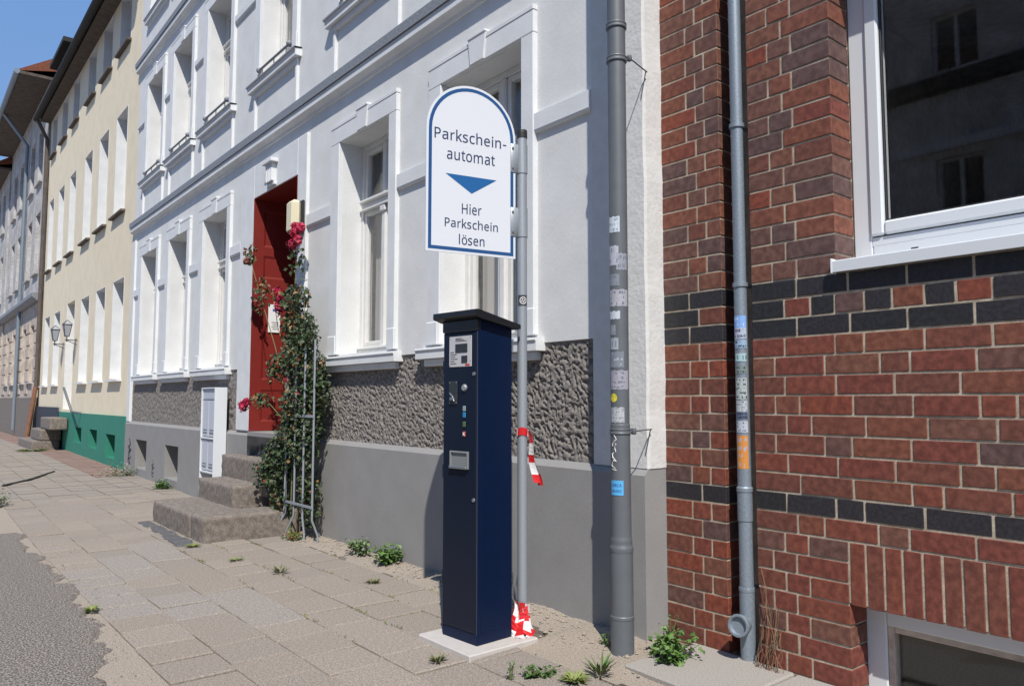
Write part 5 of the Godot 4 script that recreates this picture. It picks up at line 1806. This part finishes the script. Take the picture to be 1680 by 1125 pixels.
# ------------------------------------------------------------------ weeds
func weed(called: String, label: String, at: Vector3, rad: float, high: float, n: int, cols: Array, grassy := false, group := "") -> void:
	var h := thing(called, label, "weed", at, 0.0, "weeds growing along the pavement and wall")
	var r := RandomNumberGenerator.new()
	r.seed = int(absf(at.x * 1000) + absf(at.z * 77) + n)
	var st := mb()
	var sm := mb()
	if grassy:
		for i in n:
			var t := r.randf() * TAU
			var d := Vector3(cos(t), 0, sin(t))
			var b := d * rad * 0.25 * r.randf()
			var e := d * rad * r.randf_range(0.5, 1.0) + Vector3.UP * high * r.randf_range(0.4, 1.0)
			leaf(st, b, e - b, Vector3.UP, (e - b).length(), 0.009 + rad * 0.035, cols[r.randi() % cols.size()])
		tube(sm, [Vector3(0, -0.015, 0), Vector3(0, high * 0.12, 0)], 0.005, 0.003, 5)
	else:
		var stems := maxi(3, n / 22)
		for s in stems:
			var t := r.randf() * TAU
			var d := Vector3(cos(t), 0, sin(t)) * rad * r.randf_range(0.2, 0.9)
			var top := d + Vector3.UP * high * r.randf_range(0.35, 1.0) * (1.0 - 0.45 * d.length() / rad)
			tube(sm, [Vector3(0, -0.015, 0) + d * 0.15, d * 0.55 + Vector3.UP * top.y * 0.6, top], 0.0035, 0.0015, 5)
			for i in n / stems:
				var k := r.randf_range(0.25, 1.0)
				var p := (d * 0.15).lerp(top, k) + rvec(r) * rad * 0.22
				p.y = maxf(p.y, 0.006)
				var l := r.randf_range(0.5, 1.0) * clampf(rad * 0.3, 0.014, 0.045)
				leaf(st, p, Vector3(r.randfn(), r.randfn() * 0.4, r.randfn()), Vector3(r.randfn() * 0.4, 1, r.randfn() * 0.4), l, l * 0.75, cols[r.randi() % cols.size()])
	stuff(obj("leaves", st, M.leaf, h))
	obj("stem", sm, M.cane, h)

func weeds() -> void:
	var G := [Color(0.07, 0.15, 0.03), Color(0.1, 0.2, 0.04), Color(0.06, 0.12, 0.03), Color(0.13, 0.22, 0.06)]
	var D := [Color(0.14, 0.15, 0.07), Color(0.2, 0.18, 0.09), Color(0.1, 0.13, 0.05)]
	var L := [Color(0.2, 0.24, 0.06), Color(0.16, 0.22, 0.05), Color(0.25, 0.27, 0.1)]
	var W := [Color(0.22, 0.24, 0.18), Color(0.16, 0.2, 0.12), Color(0.3, 0.3, 0.24)]
	weed("leafy_weed", "largest bushy green weed in front of the brick pillar", Vector3(-2.42, 0, 0.1), 0.17, 0.16, 420, G)
	weed("leafy_weed", "small green weed squeezed behind the thick grey rain pipe", Vector3(-2.77, 0.0, 0.2), 0.06, 0.09, 60, G)
	weed("leafy_weed", "two sprouts of green weed growing on the brick pillar foot", Vector3(-2.62, 0, -0.1), 0.07, 0.22, 40, G)
	weed("spiky_weed", "dark spiky weed in the paving before the thick rain pipe", Vector3(-2.52, 0, 0.51), 0.09, 0.1, 46, D + G, true)
	weed("leafy_weed", "low dark green weed in a slab joint near the taped post foot", Vector3(-2.66, 0, 0.74), 0.1, 0.07, 150, [G[2], D[2], G[0]])
	weed("leafy_weed", "thin upright weed beside the low dark green weed", Vector3(-2.74, 0, 0.86), 0.05, 0.13, 50, G)
	weed("grass_tuft", "yellowish grass tuft between the dark weeds", Vector3(-2.53, 0, 0.66), 0.09, 0.045, 70, L, true)
	weed("leafy_weed", "bright green weed at the plinth left of the ticket machine", Vector3(-5.13, 0.02, 0.09), 0.17, 0.15, 330, G)
	weed("leafy_weed", "grey green weed at the plinth, beside the bright green one", Vector3(-5.62, 0.02, 0.09), 0.15, 0.14, 200, G + W)
	weed("leafy_weed", "low weeds with reddish leaves at the trellis foot", Vector3(-6.62, 0.01, 0.22), 0.12, 0.07, 150, G + [Color(0.3, 0.08, 0.03), Color(0.26, 0.16, 0.05)])
	weed("leafy_weed", "round green weed under the right cellar opening of the grey plinth", Vector3(-11.3, 0.0, 0.14), 0.17, 0.2, 330, G)
	weed("leafy_weed", "whitish dry weed at the joint of grey and green plinths", Vector3(-13.4, 0.03, 0.22), 0.4, 0.2, 420, W)
	weed("leafy_weed", "pale shrubby weed at the edge of the asphalt", Vector3(-10.75, 0.0, 2.12), 0.22, 0.3, 420, W + [G[2]])
	weed("grass_tuft", "yellow green tuft where slabs and asphalt meet", Vector3(-5.15, 0, 2.1), 0.06, 0.035, 60, L, true)
	weed("grass_tuft", "dark tuft in the joint before the base plate of the machine", Vector3(-3.12, 0, 1.0), 0.06, 0.05, 34, D, true)
	weed("grass_tuft", "olive tuft at the corner of the lowest stone step", Vector3(-6.82, 0, 1.03), 0.09, 0.035, 50, L, true)
	weed("grass_tuft", "straggling tuft in the slab joint below the trellis", Vector3(-5.42, 0, 0.84), 0.09, 0.06, 30, D, true)
	weed("grass_tuft", "small dry tuft on the slabs right of the stone steps", Vector3(-6.03, 0, 0.95), 0.08, 0.03, 30, D + L, true)
	weed("grass_tuft", "brown green tuft in the slabs below the bright green weed", Vector3(-4.71, 0, 0.47), 0.08, 0.035, 40, D, true)
	weed("grass_tuft", "sparse grass along the foot of the yellow house steps", Vector3(-19.8, 0.11, 0.62), 0.4, 0.08, 120, D + L, true)
	# moss and grass in the joints near the wall
	var st := mb()
	var r := RandomNumberGenerator.new()
	r.seed = 9
	for i in 900:
		var zz: float = [0.86, 0.56, 1.16, 0.27, 0.93][r.randi() % 5]
		var x := r.randf_range(-6.9, -3.6) if zz != 0.93 else r.randf_range(-8.6, -6.9)
		if zz == 0.93:
			zz = r.randf_range(0.94, 1.1)
		if sin(x * 5.0 + zz * 40.0) + sin(x * 13.0) < 0.5:
			continue
		leaf(st, Vector3(x, -0.004, zz + r.randfn() * 0.006), Vector3(r.randfn(), 0.8, r.randfn()), Vector3.RIGHT, r.randf_range(0.01, 0.03), 0.006, (L + D)[r.randi() % 6])
	var o := obj("joint_grass", st, M.leaf, self)
	stuff(o)
	tag(o, "thin moss and grass growing in the slab joints", "grass")

func dry_vine() -> void:
	var h := thing("dry_vine", "dry brown vine stems dangling on the bricks beside the slim zinc pipe", "dry plant", Vector3(-2.06, 0, -0.15))
	var r := RandomNumberGenerator.new()
	r.seed = 31
	for i in 22:
		var st := mb()
		var x := r.randf_range(-0.05, 0.06)
		var y := r.randf_range(0.08, 0.3)
		if i < 3:
			y = 0.42 + 0.02 * i
			x = -0.06 + 0.01 * i
		var pts := []
		for k in 6:
			var t := k / 5.0
			pts.append(Vector3(x + 0.05 * sin(t * 3.0 + i) * t + (0.1 * t if i < 3 else 0.0), y * (1.0 - t), 0.0 + 0.05 * t + r.randf_range(-0.012, 0.012)))
		tube(st, pts, 0.0022, 0.0014, 4)
		obj("stem", st, mat(Color(0.24, 0.12, 0.07), 0.9) if i % 2 == 0 else M.bark, h)

# ------------------------------------------------------------------ before the yellow house
func yellow_extras() -> void:
	var s := thing("stone_steps", "grey stone steps in front of the green plinth of the yellow house", "steps", Vector3(0, 0.0, 0.0))
	stone_block("step", Vector3(-22.6, -0.1, 0.05), Vector3(-20.2, 0.31, 0.6), s, M.sandstone)
	stone_block("step", Vector3(-21.6, 0.31, 0.03), Vector3(-20.2, 0.57, 0.45), s, M.sandstone)
	stone_block("step", Vector3(-20.9, 0.57, 0.02), Vector3(-19.5, 0.84, 0.36), s, M.sandstone)
	var p := mb()
	cbox(p, Vector3(-24.3, 0.0, 0.003), Vector3(-20.85, 1.06, 0.02), 0.004)
	var po := obj("dark_panel", p, mat(Color(0.025, 0.03, 0.045), 0.6), self)
	tag(po, "black board on the green plinth beside the yellow house steps", "board")
	var rr := thing("handrail", "grey metal handrail slanting up beside the white door of the yellow house", "handrail", Vector3(-19.0, 0.9, 0.05))
	var st := mb()
	tube(st, [Vector3(0.9, 0.06, -0.06), Vector3(0.86, 0.1, 0.12), Vector3(0.2, 0.6, 0.18)], 0.025, 0.025, 8)
	obj("rail", st, M.pipe_grey, rr)
	for x in [-19.1, -20.7]:
		var l := thing("wall_lantern", "black framed glass wall lantern right of the yellow house door" if x > -20 else "black framed glass wall lantern left of the yellow house door", "lantern", Vector3(x, 2.55, -0.04), 0.0, "wall lanterns beside the yellow house door")
		st = mb()
		tube(st, [Vector3(0.0, 0.0, 0.0), Vector3(0.0, 0.0, 0.3)], 0.014, 0.014, 6)
		tube(st, [Vector3(0.0, -0.12, 0.01), Vector3(0.0, -0.04, 0.2), Vector3(0, 0, 0.28)], 0.01, 0.01, 6)
		tube(st, [Vector3(0.0, -0.05, 0.26), Vector3(0.0, 0.1, 0.26)], 0.014, 0.014, 6)
		obj("bracket", st, M.black_metal, l)
		st = mb()
		var c := Vector3(0, 0.1, 0.26)
		for k in 4:
			var t := TAU * (k + 0.5) / 4
			var d := Vector3(cos(t), 0, sin(t))
			tube(st, [c + d * 0.07, c + d * 0.14 + Vector3.UP * 0.32], 0.009, 0.009, 5)
			var t2 := TAU * (k + 1.5) / 4
			var e := Vector3(cos(t2), 0, sin(t2))
			tube(st, [c + d * 0.14 + Vector3.UP * 0.32, c + e * 0.14 + Vector3.UP * 0.32], 0.01, 0.01, 5)
			tube(st, [c + d * 0.07, c + e * 0.07], 0.01, 0.01, 5)
			tube(st, [c + d * 0.15 + Vector3.UP * 0.33, c + Vector3.UP * 0.45], 0.008, 0.008, 5)
		obj("cage", st, M.black_metal, l)
		st = mb()
		for k in 4:
			var t := TAU * (k + 0.5) / 4
			var t2 := TAU * (k + 1.5) / 4
			var d := Vector3(cos(t), 0, sin(t))
			var e := Vector3(cos(t2), 0, sin(t2))
			Q(st, c + d * 0.07, c + e * 0.07, c + e * 0.138 + Vector3.UP * 0.32, c + d * 0.138 + Vector3.UP * 0.32, d + e)
			T(st, c + d * 0.148 + Vector3.UP * 0.33, c + e * 0.148 + Vector3.UP * 0.33, c + Vector3.UP * 0.45, d + e)
		obj("glass", st, mat(Color(0.35, 0.37, 0.4), 0.25), l)
		l.scale = Vector3.ONE * 0.8
	st = mb()
	tube(st, [Vector3(-24.42, 0.0, 0.22), Vector3(-24.38, 1.6, 0.06)], 0.06, 0.055, 10)
	var cp := obj("drainpipe_foot", st, M.copper, self)
	tag(cp, "rust brown lower rain pipe at the far end of the yellow house", "rain pipe")

func graffiti() -> void:
	var st := mb()
	var pts := [Vector2(0, 0.45), Vector2(0.1, 0.36), Vector2(-0.05, 0.3), Vector2(0.14, 0.26), Vector2(0.0, 0.2), Vector2(0.12, 0.12), Vector2(-0.02, 0.1), Vector2(0.1, 0.0), Vector2(-0.06, 0.04), Vector2(0.02, 0.3)]
	var p3 := []
	for p in pts:
		p3.append(Vector3(-13.82 + p.x * 0.9, 0.2 + p.y * 0.9, 0.001))
	tube(st, p3, 0.013, 0.009, 5)
	var g := obj("graffiti_tag", st, M.ink, self)
	tag(g, "black scrawled graffiti tag on the grey plinth next to the green plinth", "graffiti")
	st = mb()
	p3 = []
	for p in pts:
		p3.append(Vector3(-12.35 + p.x * 0.7, 0.1 + p.y * 0.55, 0.001))
	tube(st, p3, 0.008, 0.006, 5)
	g = obj("graffiti_tag", st, mat(Color(0.1, 0.11, 0.12), 0.8), self)
	tag(g, "faint grey scrawl between the two cellar openings of the grey plinth", "graffiti")

# ------------------------------------------------------------------
func _ready() -> void:
	rng.seed = 2024
	var cam := Camera3D.new()
	cam.name = "camera"
	cam.position = Vector3(0, 1.25, 3.0734)
	cam.rotation = Vector3(deg_to_rad(4.232), deg_to_rad(50.945), 0)
	cam.fov = 48.4555
	cam.near = 0.05
	cam.far = 600.0
	add_child(cam)
	cam.current = true
	var we := WorldEnvironment.new()
	we.name = "environment"
	var env := Environment.new()
	env.background_mode = Environment.BG_SKY
	var sky := Sky.new()
	var sm := ProceduralSkyMaterial.new()
	sm.sky_top_color = Color(0.34, 0.485, 0.69)
	sm.sky_horizon_color = Color(0.53, 0.645, 0.785)
	sm.sky_curve = 0.2
	sm.ground_bottom_color = Color(0.45, 0.43, 0.4)
	sm.ground_horizon_color = Color(0.55, 0.57, 0.6)
	sm.sky_energy_multiplier = 1.12
	sky.sky_material = sm
	env.sky = sky
	env.tonemap_mode = Environment.TONE_MAPPER_LINEAR
	env.tonemap_exposure = 1.14
	env.sdfgi_enabled = true
	env.ssao_enabled = true
	env.ssil_enabled = true
	we.environment = env
	add_child(we)
	var sun := DirectionalLight3D.new()
	sun.name = "sun"
	sun.basis = Basis.looking_at(Vector3(-1.55, -2.33, -1.0))
	sun.light_energy = 1.45
	sun.light_angular_distance = 0.5
	sun.light_color = Color(1.0, 0.975, 0.935)
	sun.shadow_enabled = true
	add_child(sun)

	make_materials()
	ground()
	white_house()
	brick_house()
	yellow_house()
	far_house("grey_house", "pale grey house with rusticated beige ground floor and red roof, beyond the yellow house", -33.5, -24.6, 10.3, 0.0, [-32.4, -30.7, -28.1, -26.4], M.beige_house, M.grey_house, 0.75)
	far_house("grey_house", "farthest pale house down the street, beyond the rusticated grey house", -48.0, -33.55, 9.8, 0.05, [-45.0, -43.0, -41.0, -39.1, -37.3, -35.5], M.beige_house, M.grey_house, 0.6)
	opposite_house()
	door_steps()
	downpipe_grey()
	downpipe_zinc()
	ticket_machine()
	parking_sign()
	mailbox()
	wall_lamp()
	notice()
	trellis()
	climbing_rose()
	yellow_extras()
	graffiti()
	weeds()
	dry_vine()
